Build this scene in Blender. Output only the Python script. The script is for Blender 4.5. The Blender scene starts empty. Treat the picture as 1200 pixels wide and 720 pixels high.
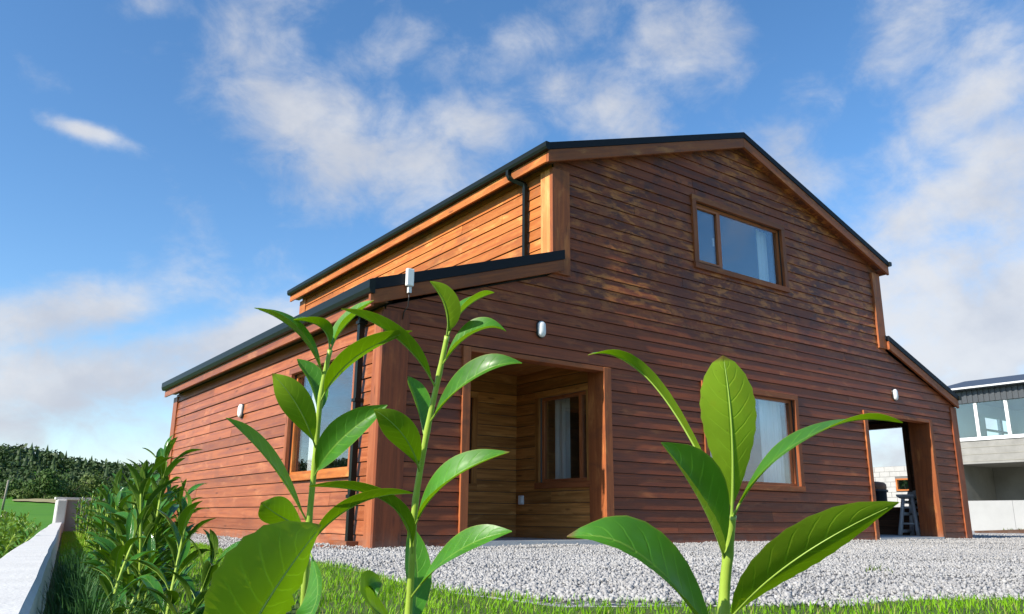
import bpy, bmesh, math, random
import numpy as np
from mathutils import Vector, Matrix
R = random.Random(7)
rng = np.random.default_rng(5)
SC = bpy.context.scene
COL = SC.collection

# ------------------------------------------------------------------ camera
CAM = np.array([-3.7826, -7.4579, 0.3188]); YAW, PITCH, ROLL, FPX = 0.6306, 0.2571, 0.0088, 938.56
FW = np.array([math.sin(YAW)*math.cos(PITCH), math.cos(YAW)*math.cos(PITCH), math.sin(PITCH)])
_r = np.array([math.cos(YAW), -math.sin(YAW), 0.0]); _u = np.cross(_r, FW)
RT = math.cos(ROLL)*_r + math.sin(ROLL)*_u
UP = -math.sin(ROLL)*_r + math.cos(ROLL)*_u
cd = bpy.data.cameras.new('camera'); cam = bpy.data.objects.new('camera', cd); COL.objects.link(cam)
cd.sensor_fit = 'HORIZONTAL'; cd.sensor_width = 36.0; cd.lens = FPX/1200*36.0
cd.clip_start = 0.02; cd.clip_end = 6000
cam.matrix_world = Matrix(((RT[0], UP[0], -FW[0], CAM[0]), (RT[1], UP[1], -FW[1], CAM[1]), (RT[2], UP[2], -FW[2], CAM[2]), (0, 0, 0, 1)))
SC.camera = cam

def at(px, py, depth):
    return Vector(CAM + depth*(FW + RT*(px-600)/FPX + UP*(360-py)/FPX))
def direc(px, py):
    v = FW + RT*(px-600)/FPX + UP*(360-py)/FPX
    return v/np.linalg.norm(v)

# ------------------------------------------------------------------ light and exposure
SUN_EL = math.radians(35); SUN_AZ = math.radians(267.2)      # azimuth clockwise from +Y; the sun stands off the long side wall
SC.view_settings.view_transform = 'Standard'; SC.view_settings.look = 'None'
SC.view_settings.exposure = 0.75; SC.view_settings.gamma = 1.0
sd = Vector((math.sin(SUN_AZ)*math.cos(SUN_EL), math.cos(SUN_AZ)*math.cos(SUN_EL), math.sin(SUN_EL)))
sl = bpy.data.lights.new('sun', 'SUN'); sl.energy = 5.0; sl.angle = math.radians(0.5); sl.color = (1.0, 0.93, 0.82)
so = bpy.data.objects.new('sun', sl); COL.objects.link(so)
so.rotation_euler = sd.to_track_quat('Z', 'Y').to_euler(); so.location = (-30, 0, 40)

W = bpy.data.worlds.new('World'); SC.world = W; W.use_nodes = True
wt = W.node_tree; wt.nodes.clear()

class NT:
    """tiny node helper"""
    def __init__(s, t): s.t = t
    def n(s, typ, **kw):
        nd = s.t.nodes.new(typ)
        for k, v in kw.items():
            if k == 'inp':
                for i, x in v.items():
                    if hasattr(x, 'is_output') or isinstance(x, bpy.types.NodeSocket): s.t.links.new(x, nd.inputs[i])
                    else: nd.inputs[i].default_value = x
            else: setattr(nd, k, v)
        return nd
    def m(s, op, a, b=0.0, c=0.0, clamp=False):
        nd = s.n('ShaderNodeMath', operation=op, use_clamp=clamp, inp={0: a, 1: b, 2: c}); return nd.outputs[0]
    def v(s, op, a, b=(0, 0, 0)):
        nd = s.n('ShaderNodeVectorMath', operation=op, inp={0: a, 1: b})
        return nd.outputs['Value'] if op in ('DOT_PRODUCT', 'LENGTH') else nd.outputs[0]
    def noise(s, vec, scale, detail=4, rough=0.55, dist=0.0):
        return s.n('ShaderNodeTexNoise', inp={'Vector': vec, 'Scale': scale, 'Detail': detail, 'Roughness': rough, 'Distortion': dist}).outputs[0]
    def ramp(s, f, lo, hi, a=0.0, b=1.0, smooth=True):
        nd = s.n('ShaderNodeMapRange', inp={0: f, 1: lo, 2: hi, 3: a, 4: b})
        if smooth: nd.interpolation_type = 'SMOOTHSTEP'
        return nd.outputs[0]
    def mix(s, f, a, b, bt='MIX'):
        nd = s.n('ShaderNodeMix', data_type='RGBA', blend_type=bt)
        for i, x in ((0, f), (6, a), (7, b)):
            if isinstance(x, bpy.types.NodeSocket): s.t.links.new(x, nd.inputs[i])
            else: nd.inputs[i].default_value = x if i == 0 else (tuple(x)+(1,))[:4]
        return nd.outputs[2]

w = NT(wt)
sky = w.n('ShaderNodeTexSky', sky_type='NISHITA', sun_disc=False, sun_elevation=SUN_EL, sun_rotation=SUN_AZ, altitude=50, air_density=1.0, dust_density=0.35, ozone_density=2.6)
D = w.n('ShaderNodeTexCoord').outputs['Generated']
Dz = w.n('ShaderNodeSeparateXYZ', inp={0: D}).outputs[2]
hs = w.n('ShaderNodeHueSaturation', inp={'Saturation': 1.20, 'Value': 1.08, 'Color': sky.outputs[0]})
# clouds: broken sheets drawn out along one direction, laid on a dome of directions
wv = w.n('ShaderNodeMapping', vector_type='POINT', inp={0: D, 2: (0.25, 0.1, math.radians(25)), 3: (1.0, 1.0, 1.35)}).outputs[0]
n1 = w.noise(wv, 4.6, 10, 0.58, 0.25)
n2 = w.noise(wv, 13.0, 8, 0.62, 0.35)
n0 = w.noise(wv, 1.3, 3, 0.5)
fb = w.m('ADD', w.m('MULTIPLY', n1, 0.72), w.m('MULTIPLY', n2, 0.50))
CL = [  # direction (as seen in the photograph), half extents in radians, strength, tilt
    (390, 165, 0.135, 0.075, 1.15, -18), (500, 205, 0.12, 0.07, 1.1, -10), (560, 150, 0.10, 0.06, 0.9, 0), (710, 135, 0.11, 0.06, 0.85, -18), (285, 40, 0.06, 0.07, 0.65, -40), (180, 5, 0.05, 0.02, 0.8, 0), (1060, 30, 0.06, 0.05, 0.5, 0),
    (600, 55, 0.13, 0.05, 0.65, 25), (800, 45, 0.12, 0.08, 0.62, -55), (430, 70, 0.12, 0.035, 0.55, 30), (925, 190, 0.07, 0.06, 0.75, -40),
    (1130, 230, 0.20, 0.070, 0.85, 25), (1130, 120, 0.14, 0.04, 0.75, 30), (1130, 350, 0.20, 0.12, 0.85, 10), (95, 152, 0.042, 0.011, 1.0, -14),
    (80, 365, 0.12, 0.035, 0.9, 10), (60, 450, 0.26, 0.05, 0.75, 6), (280, 400, 0.14, 0.04, 0.85, 15), (1190, 40, 0.1, 0.03, 0.5, 30)]
acc = None
for px, py, ex, ey, st, tl in CL:
    c = direc(px, py); a = np.cross(c, UP); a /= np.linalg.norm(a); a = a if a@RT > 0 else -a
    b = np.cross(a, c); b = b if b@UP > 0 else -b
    th = math.radians(tl); e1 = (math.cos(th)*a + math.sin(th)*b)/ex; e2 = (-math.sin(th)*a + math.cos(th)*b)/ey
    q1 = w.v('DOT_PRODUCT', D, tuple(e1)); q2 = w.v('DOT_PRODUCT', D, tuple(e2))
    r2 = w.m('ADD', w.m('MULTIPLY', q1, q1), w.m('MULTIPLY', q2, q2))
    fr = w.m('GREATER_THAN', w.v('DOT_PRODUCT', D, tuple(c)), 0.0)
    g = w.m('MULTIPLY', w.m('MULTIPLY', w.m('EXPONENT', w.m('MULTIPLY', r2, -1.0)), st), fr)
    acc = g if acc is None else w.m('MAXIMUM', acc, g)
low = w.ramp(Dz, 0.30, 0.03)                                   # cloud sheets close up towards the horizon, all round
cov = w.m('ADD', w.m('ADD', w.m('SUBTRACT', fb, 0.115), w.m('MULTIPLY', acc, 0.37)), w.m('ADD', w.m('MULTIPLY', low, 0.22), w.m('MULTIPLY', n0, 0.12)))
dens = w.m('MULTIPLY', w.ramp(cov, 0.60, 0.98), 0.94)
shade = w.ramp(w.noise(wv, 5.0, 6, 0.6), 0.35, 0.7)
ccol = w.mix(shade, (3.0, 3.2, 3.65), (4.1, 4.2, 4.4))
skc = w.mix(dens, hs.outputs[0], ccol)
bg = w.n('ShaderNodeBackground', inp={0: skc, 1: 0.115})
wo = w.n('ShaderNodeOutputWorld', inp={0: bg.outputs[0]})

# ------------------------------------------------------------------ materials
def new_mat(name):
    m = bpy.data.materials.new(name); m.use_nodes = True; m.node_tree.nodes.clear()
    return m, NT(m.node_tree)
def finish(k, bsdf, bump=None, strength=0.3, dist=0.004):
    if bump is not None:
        b = k.n('ShaderNodeBump', inp={'Height': bump, 'Strength': strength, 'Distance': dist}); k.t.links.new(b.outputs[0], bsdf.inputs['Normal'])
    k.n('ShaderNodeOutputMaterial', inp={0: bsdf.outputs[0]})
def plain(name, col, rough=0.5, metal=0.0, var=0.12, scale=6.0, bump=0.0, spec=0.5):
    m, k = new_mat(name); oc = k.n('ShaderNodeTexCoord').outputs['Object']
    n = k.noise(oc, scale, 6, 0.6)
    c = k.mix(n, tuple(x*(1-var*1.6) for x in col), tuple(min(1, x*(1+var*1.6)) for x in col))
    p = k.n('ShaderNodeBsdfPrincipled', inp={'Base Color': c, 'Roughness': rough, 'Metallic': metal, 'Specular IOR Level': spec})
    finish(k, p, k.noise(oc, scale*12, 4) if bump else None, bump, 0.003); return m
def wood(name, dark, mid, light, weather=False, rough=0.5, patch=0.0):
    m, k = new_mat(name)
    uv = k.n('ShaderNodeUVMap').outputs[0]; oc = k.n('ShaderNodeTexCoord').outputs['Object']
    rnd = k.n('ShaderNodeObjectInfo').outputs['Random']
    off = k.v('ADD', uv, k.n('ShaderNodeCombineXYZ', inp={0: k.m('MULTIPLY', rnd, 37.0), 1: k.m('MULTIPLY', rnd, 11.0)}).outputs[0])
    g1 = k.noise(k.v('MULTIPLY', off, (1.1, 22, 1)), 1.0, 5, 0.6, 0.6)
    g2 = k.noise(k.v('MULTIPLY', off, (5, 160, 1)), 1.0, 3, 0.6)
    blot = k.noise(k.v('MULTIPLY', off, (1.8, 6.0, 1)), 1.0, 5, 0.62, 0.4)
    c = k.mix(k.ramp(g1, 0.32, 0.68), dark, mid)
    c = k.mix(k.ramp(blot, 0.52, 0.78), c, light)
    tone = k.ramp(rnd, 0, 1, 0.76, 1.18, False)
    c = k.mix(1.0, c, k.n('ShaderNodeCombineColor', inp={0: tone, 1: tone, 2: tone}).outputs[0], 'MULTIPLY')
    c = k.mix(k.m('MULTIPLY', k.ramp(g2, 0.55, 0.75), 0.35), c, tuple(x*0.45 for x in dark))
    vo = k.n('ShaderNodeTexVoronoi', inp={'Vector': k.v('MULTIPLY', off, (1.5, 7.0, 1)), 'Scale': 1.0, 'Randomness': 1.0})
    kn = k.ramp(vo.outputs['Distance'], 0.14, 0.05)
    c = k.mix(k.m('MULTIPLY', kn, 0.7), c, tuple(x*0.35 for x in dark))
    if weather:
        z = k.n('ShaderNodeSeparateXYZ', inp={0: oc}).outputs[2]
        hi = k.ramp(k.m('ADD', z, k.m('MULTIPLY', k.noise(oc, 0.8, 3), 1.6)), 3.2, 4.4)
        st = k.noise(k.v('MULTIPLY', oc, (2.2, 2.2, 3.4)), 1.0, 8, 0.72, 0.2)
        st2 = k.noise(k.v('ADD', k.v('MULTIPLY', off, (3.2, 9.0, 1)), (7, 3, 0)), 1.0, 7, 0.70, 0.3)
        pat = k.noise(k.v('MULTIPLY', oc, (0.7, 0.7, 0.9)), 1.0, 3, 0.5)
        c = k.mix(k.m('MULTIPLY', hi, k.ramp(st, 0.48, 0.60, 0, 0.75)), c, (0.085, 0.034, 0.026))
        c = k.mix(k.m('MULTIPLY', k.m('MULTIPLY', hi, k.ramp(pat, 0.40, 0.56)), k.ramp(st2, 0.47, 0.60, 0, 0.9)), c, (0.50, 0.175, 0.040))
        lowp = k.noise(k.v('MULTIPLY', oc, (0.9, 0.9, 1.7)), 1.0, 5, 0.6, 0.3)
        c = k.mix(k.ramp(lowp, 0.50, 0.68, 0, 0.55), c, (0.13, 0.042, 0.026))
    zz = k.n('ShaderNodeSeparateXYZ', inp={0: oc}).outputs[2]; sx = k.noise(oc, 7.0, 6, 0.7)
    c = k.mix(k.m('MULTIPLY', k.ramp(k.m('ADD', zz, k.m('MULTIPLY', sx, 0.35)), 0.42, 0.16, 0, 0.5), k.ramp(sx, 0.35, 0.65)), c, (0.20, 0.165, 0.135))
    if patch:
        pn = k.noise(k.v('ADD', k.v('MULTIPLY', oc, (1.6, 1.6, 2.4)), (3, 1, 5)), 1.0, 7, 0.68, 0.3)
        c = k.mix(k.ramp(pn, 0.50, 0.66, 0, patch), c, tuple(x*0.42+y for x, y in zip(mid, (0.01, 0.012, 0.014))))
    p = k.n('ShaderNodeBsdfPrincipled', inp={'Base Color': c, 'Roughness': k.ramp(g1, 0.2, 0.8, rough-0.08, rough+0.14, False), 'Specular IOR Level': 0.26})
    finish(k, p, k.m('ADD', g1, k.m('MULTIPLY', g2, 0.5)), 0.35, 0.004); return m

M = {}
M['red'] = wood('red_stained_timber', (0.23, 0.064, 0.024), (0.335, 0.108, 0.043), (0.43, 0.165, 0.07), rough=0.36, patch=0.35)
M['front'] = wood('shaded_weathered_red_timber', (0.17, 0.044, 0.016), (0.28, 0.070, 0.024), (0.38, 0.122, 0.040), weather=True, rough=0.45)  # red timber with shade darkened into its base colour, plus weathering blotches
M['orange'] = wood('orange_stained_timber', (0.36, 0.100, 0.022), (0.46, 0.155, 0.036), (0.62, 0.29, 0.085), patch=0.6)
M['trim'] = wood('trim_timber', (0.23, 0.066, 0.022), (0.34, 0.100, 0.032), (0.52, 0.20, 0.06), patch=0.6)
M['post'] = wood('sunlit_corner_timber', (0.42, 0.15, 0.042), (0.62, 0.29, 0.095), (0.74, 0.42, 0.17))  # lighter colour paints sunlight on the corner's side; its front takes darker trim
M['pale'] = wood('untreated_timber', (0.30, 0.118, 0.030), (0.53, 0.225, 0.060), (0.68, 0.34, 0.11))
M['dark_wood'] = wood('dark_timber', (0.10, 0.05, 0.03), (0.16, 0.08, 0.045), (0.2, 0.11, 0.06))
M['membrane'] = plain('building_paper', (0.03, 0.022, 0.02), 0.9)
M['roof'] = plain('anthracite_sheet', (0.008, 0.010, 0.014), 0.5, 0.0, 0.1, 3, 0, 0.15)
M['gutter'] = plain('gutter_plastic', (0.008, 0.011, 0.009), 0.38, 0.0, 0.1, 2, 0, 0.2)
M['white'] = plain('white_plastic', (0.78, 0.78, 0.77), 0.35, 0, 0.03)
M['black'] = plain('black_plastic', (0.018, 0.018, 0.02), 0.4)
M['grey_plastic'] = plain('grey_plastic', (0.58, 0.59, 0.60), 0.4, 0, 0.08)
M['plaster'] = plain('room_plaster', (0.09, 0.088, 0.085), 0.9, 0, 0.05)
M['curtain'] = plain('curtain_cloth', (0.80, 0.79, 0.76), 0.9, 0, 0.04)
M['upvc'] = wood('window_frame_timber', (0.30, 0.085, 0.03), (0.42, 0.13, 0.045), (0.46, 0.18, 0.07), rough=0.35)
M['concrete'] = plain('concrete', (0.23, 0.226, 0.21), 0.85, 0, 0.26, 2.2, 0.35)
M['slab'] = plain('smooth_concrete', (0.50, 0.49, 0.46), 0.8, 0, 0.08, 3.0, 0.15)
M['dark_concrete'] = plain('bare_concrete', (0.27, 0.26, 0.22), 0.9, 0, 0.2, 1.2, 0.25)
M['white_paint'] = plain('white_rendered_wall', (0.50, 0.50, 0.485), 0.85, 0, 0.12, 7.0, 0.8)
M['smooth_render'] = plain('smooth_pale_render', (0.32, 0.325, 0.32), 0.85, 0, 0.1, 1.5, 0.2)
M['clad'] = plain('dark_corrugated_sheet', (0.045, 0.052, 0.060), 0.45, 0.0, 0.1, 3)
M['slate'] = plain('blue_black_roof_sheet', (0.030, 0.042, 0.065), 0.5, 0.0, 0.12, 2)
M['post_grey'] = wood('grey_timber', (0.22, 0.2, 0.17), (0.36, 0.33, 0.29), (0.45, 0.42, 0.38), rough=0.8)
M['terracotta'] = plain('brown_lid', (0.20, 0.085, 0.04), 0.6)
M['block'] = plain('pale_concrete_block', (0.36, 0.355, 0.34), 0.9, 0, 0.16, 3.0, 0.4)
M['mortar'] = plain('mortar', (0.13, 0.127, 0.12), 0.95, 0, 0.1, 8)
M['bark'] = plain('bark', (0.10, 0.08, 0.06), 0.9, 0, 0.2, 5)

def glass(name, tint, f0):
    m, k = new_mat(name)
    fc = k.n('ShaderNodeLayerWeight', inp={'Blend': 0.5}).outputs['Facing']
    fr = k.m('ADD', k.m('MULTIPLY', k.m('POWER', fc, 5.0), 1-f0), f0)          # Schlick reflectance of coated glazing
    gl = k.n('ShaderNodeBsdfGlossy', inp={'Color': (0.90, 0.96, 1.0, 1), 'Roughness': 0.0})
    tr = k.n('ShaderNodeBsdfTransparent', inp={0: tint+(1,)})
    mx = k.n('ShaderNodeMixShader', inp={0: fr, 1: tr.outputs[0], 2: gl.outputs[0]})
    k.n('ShaderNodeOutputMaterial', inp={0: mx.outputs[0]}); return m
M['glass'] = glass('window_glass', (0.93, 0.96, 0.97), 0.16)
M['glass_pale'] = glass('pale_glass', (0.93, 0.99, 0.97), 0.10)

def leaf_mats(pre, top, under, trans, gloss=0.35, tfac=0.40):
    out = []
    for nm, col, rough, spec, tf in (('top', top, gloss, 0.5, tfac), ('underside', under, 0.5, 0.3, 0.5)):
        m, k = new_mat(pre+'_leaf_'+nm)
        uv = k.n('ShaderNodeUVMap').outputs[0]; sp = k.n('ShaderNodeSeparateXYZ', inp={0: uv})
        oc = k.n('ShaderNodeTexCoord').outputs['Object']; rnd = k.n('ShaderNodeObjectInfo').outputs['Random']
        au = k.m('MULTIPLY', k.m('ABSOLUTE', k.m('SUBTRACT', sp.outputs[0], 0.5)), 2.0)
        nz = k.noise(oc, 60.0, 3); nb = k.noise(oc, 22.0, 4)
        q = k.m('ADD', k.m('SUBTRACT', k.m('MULTIPLY', sp.outputs[1], 9.5), k.m('MULTIPLY', k.m('POWER', au, 1.4), 1.7)), k.m('MULTIPLY', k.m('SUBTRACT', nb, 0.5), 0.9))
        fr = k.m('ABSOLUTE', k.m('SUBTRACT', k.m('FRACT', q), 0.5))
        vein = k.m('MULTIPLY', k.ramp(fr, 0.09, 0.015), k.ramp(au, 0.95, 0.5))
        rib = k.ramp(au, 0.085, 0.03)
        c = k.mix(k.ramp(nb, 0.35, 0.65), tuple(x*0.86 for x in col), tuple(x*1.14 for x in col))
        tone = k.ramp(rnd, 0, 1, 0.78, 1.22, False)
        c = k.mix(1.0, c, k.n('ShaderNodeCombineColor', inp={0: tone, 1: tone, 2: tone}).outputs[0], 'MULTIPLY')
        lt = tuple(min(1, x*1.5+0.04*y) for x, y in zip(col, (1.6, 1.8, 0.4)))
        c = k.mix(k.m('MULTIPLY', vein, 0.38), c, lt); c = k.mix(k.m('MULTIPLY', rib, 0.55), c, (0.22, 0.38, 0.06))
        yl = k.ramp(k.noise(oc, 35.0, 5, 0.7), 0.55, 0.75, 0, 0.35); c = k.mix(yl, c, tuple(x*y for x, y in zip(col, (2.2, 1.25, 0.9))))
        c = k.mix(k.ramp(au, 0.93, 1.0, 0, 0.5), c, (0.30, 0.30, 0.05))
        tipb = k.m('MULTIPLY', k.ramp(k.m('ADD', sp.outputs[1], k.m('MULTIPLY', k.m('SUBTRACT', nb, 0.5), 0.10)), 0.95, 0.985), k.ramp(rnd, 0.45, 0.6)); c = k.mix(tipb, c, (0.16, 0.085, 0.025))
        spots = k.ramp(k.noise(oc, 160.0, 3), 0.70, 0.76)
        c = k.mix(k.m('MULTIPLY', spots, 0.6), c, (0.10, 0.07, 0.02))
        p = k.n('ShaderNodeBsdfPrincipled', inp={'Base Color': c, 'Roughness': k.ramp(nz, 0.3, 0.7, rough-0.04, rough+0.2, False), 'Specular IOR Level': spec})
        h = k.m('ADD', k.m('MULTIPLY', vein, -0.6), k.m('ADD', k.m('MULTIPLY', nz, 0.35), k.m('MULTIPLY', rib, -0.8)))
        b = k.n('ShaderNodeBump', inp={'Height': h, 'Strength': 0.35, 'Distance': 0.0015}); k.t.links.new(b.outputs[0], p.inputs['Normal'])
        tl = k.n('ShaderNodeBsdfTranslucent', inp={0: k.mix(k.m('MULTIPLY', vein, 0.4), trans, tuple(x*1.3 for x in trans))})
        mx = k.n('ShaderNodeMixShader', inp={0: tf, 1: p.outputs[0], 2: tl.outputs[0]})
        k.n('ShaderNodeOutputMaterial', inp={0: mx.outputs[0]}); out.append(m)
    m = plain(pre+'_midrib', (0.24, 0.36, 0.05), 0.45, 0, 0.1); out.append(m)
    return out
LM = leaf_mats('laurel', (0.055, 0.215, 0.018), (0.22, 0.33, 0.016), (0.52, 0.72, 0.014))
LM3 = leaf_mats('shaded_laurel', (0.034, 0.135, 0.016), (0.10, 0.19, 0.020), (0.32, 0.50, 0.016), 0.13, 0.27)  # same laurel, coloured darker for the shade in the row
LM2 = leaf_mats('bright_shrub', (0.10, 0.21, 0.025), (0.16, 0.26, 0.05), (0.42, 0.58, 0.06))
M['stem'] = plain('green_stem', (0.30, 0.42, 0.055), 0.4, 0, 0.16, 40.0)

def foliage(name, a, b, trans=0.25, straw=False):
    m, k = new_mat(name); oc = k.n('ShaderNodeTexCoord').outputs['Object']
    n = k.noise(oc, 0.55, 5, 0.65); at_ = k.n('ShaderNodeAttribute', attribute_name='tone').outputs['Fac']
    c = k.mix(k.m('MULTIPLY', k.m('ADD', n, at_), 0.5), a, b)
    if straw: c = k.mix(k.ramp(k.m('FRACT', k.m('MULTIPLY', at_, 37.0)), 0.88, 0.93, 0, 0.8), c, (0.33, 0.29, 0.10))
    p = k.n('ShaderNodeBsdfPrincipled', inp={'Base Color': c, 'Roughness': 0.6, 'Specular IOR Level': 0.25})
    tl = k.n('ShaderNodeBsdfTranslucent', inp={0: c})
    mx = k.n('ShaderNodeMixShader', inp={0: trans, 1: p.outputs[0], 2: tl.outputs[0]})
    k.n('ShaderNodeOutputMaterial', inp={0: mx.outputs[0]}); return m
M['conifer'] = foliage('conifer_needles', (0.012, 0.030, 0.010), (0.048, 0.086, 0.022), 0.1)
M['broadleaf'] = foliage('broadleaf_foliage', (0.024, 0.065, 0.012), (0.085, 0.15, 0.028), 0.2)
M['bush'] = foliage('bush_foliage', (0.045, 0.085, 0.014), (0.12, 0.17, 0.034), 0.2)
M['grass'] = foliage('lawn_grass', (0.10, 0.28, 0.004), (0.25, 0.47, 0.010), 0.35, True)
M['rank_grass'] = foliage('rank_grass', (0.02, 0.07, 0.018), (0.06, 0.15, 0.03), 0.25)

def ground_mat(name, cols, sc, rough=0.95, bump=0.4, vor=None):
    m, k = new_mat(name); oc = k.n('ShaderNodeTexCoord').outputs['Object']
    n = k.noise(oc, sc, 8, 0.65); n2 = k.noise(oc, sc*9, 5, 0.6)
    c = k.mix(k.ramp(n, 0.3, 0.7), cols[0], cols[1]); c = k.mix(k.ramp(n2, 0.45, 0.75), c, cols[2])
    h = n2
    if vor:
        v = k.n('ShaderNodeTexVoronoi', inp={'Vector': oc, 'Scale': vor})
        c = k.mix(k.ramp(v.outputs['Distance'], 0.25, 0.75, 0.0, 0.75), c, tuple(x*0.35 for x in cols[0]))
        cs = k.n('ShaderNodeSeparateColor', inp={0: v.outputs['Color']}).outputs[0]
        c = k.mix(1.0, c, k.n('ShaderNodeCombineColor', inp={i: k.ramp(cs, 0, 1, 0.65, 1.3, False) for i in range(3)}).outputs[0], 'MULTIPLY')
        h = k.m('SUBTRACT', 1.0, v.outputs['Distance'])
    p = k.n('ShaderNodeBsdfPrincipled', inp={'Base Color': c, 'Roughness': rough, 'Specular IOR Level': 0.2}); finish(k, p, h, bump, 0.02); return m
M['field'] = ground_mat('field_grass', ((0.036, 0.135, 0.004), (0.062, 0.19, 0.006), (0.075, 0.19, 0.012)), 0.05)
M['soil'] = ground_mat('lawn_soil', ((0.05, 0.075, 0.02), (0.07, 0.12, 0.025), (0.06, 0.06, 0.03)), 2.0)
M['gravel_base'] = ground_mat('gravel_base', ((0.36, 0.36, 0.37), (0.46, 0.46, 0.46), (0.40, 0.39, 0.38)), 0.8, vor=30.0)
M['track'] = ground_mat('bare_earth', ((0.24, 0.21, 0.10), (0.32, 0.26, 0.15), (0.16, 0.20, 0.06)), 0.2)
m, k = new_mat('crushed_stone')
tn = k.n('ShaderNodeAttribute', attribute_name='tone').outputs['Fac']
c = k.mix(tn, (0.20, 0.20, 0.203), (0.42, 0.415, 0.405)); nn = k.noise(k.n('ShaderNodeTexCoord').outputs['Object'], 90, 3)
c = k.mix(k.ramp(nn, 0.45, 0.7, 0, 0.4), c, (0.36, 0.34, 0.31))
finish(k, k.n('ShaderNodeBsdfPrincipled', inp={'Base Color': c, 'Roughness': 0.85, 'Specular IOR Level': 0.25})); M['stone'] = m

# ------------------------------------------------------------------ object helpers
def tag(o, label=None, cat=None, group=None, kind=None):
    if label: o['label'] = label
    if cat: o['category'] = cat
    if group: o['group'] = group
    if kind: o['kind'] = kind
    return o
def empty(name, loc, label, cat, group=None):
    o = bpy.data.objects.new(name, None); COL.objects.link(o); o.location = loc; o.empty_display_size = 0.2
    return tag(o, label, cat, group)
def link(name, me, parent=None, local=False):
    o = bpy.data.objects.new(name, me); COL.objects.link(o)
    if parent is not None:
        o.parent = parent
        if not local: o.matrix_parent_inverse = world_of(parent).inverted()
    return o
def world_of(o):
    mt = Matrix.Translation(o.location) @ o.rotation_euler.to_matrix().to_4x4()
    if o.parent: mt = world_of(o.parent) @ o.matrix_parent_inverse @ mt
    return mt

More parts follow.
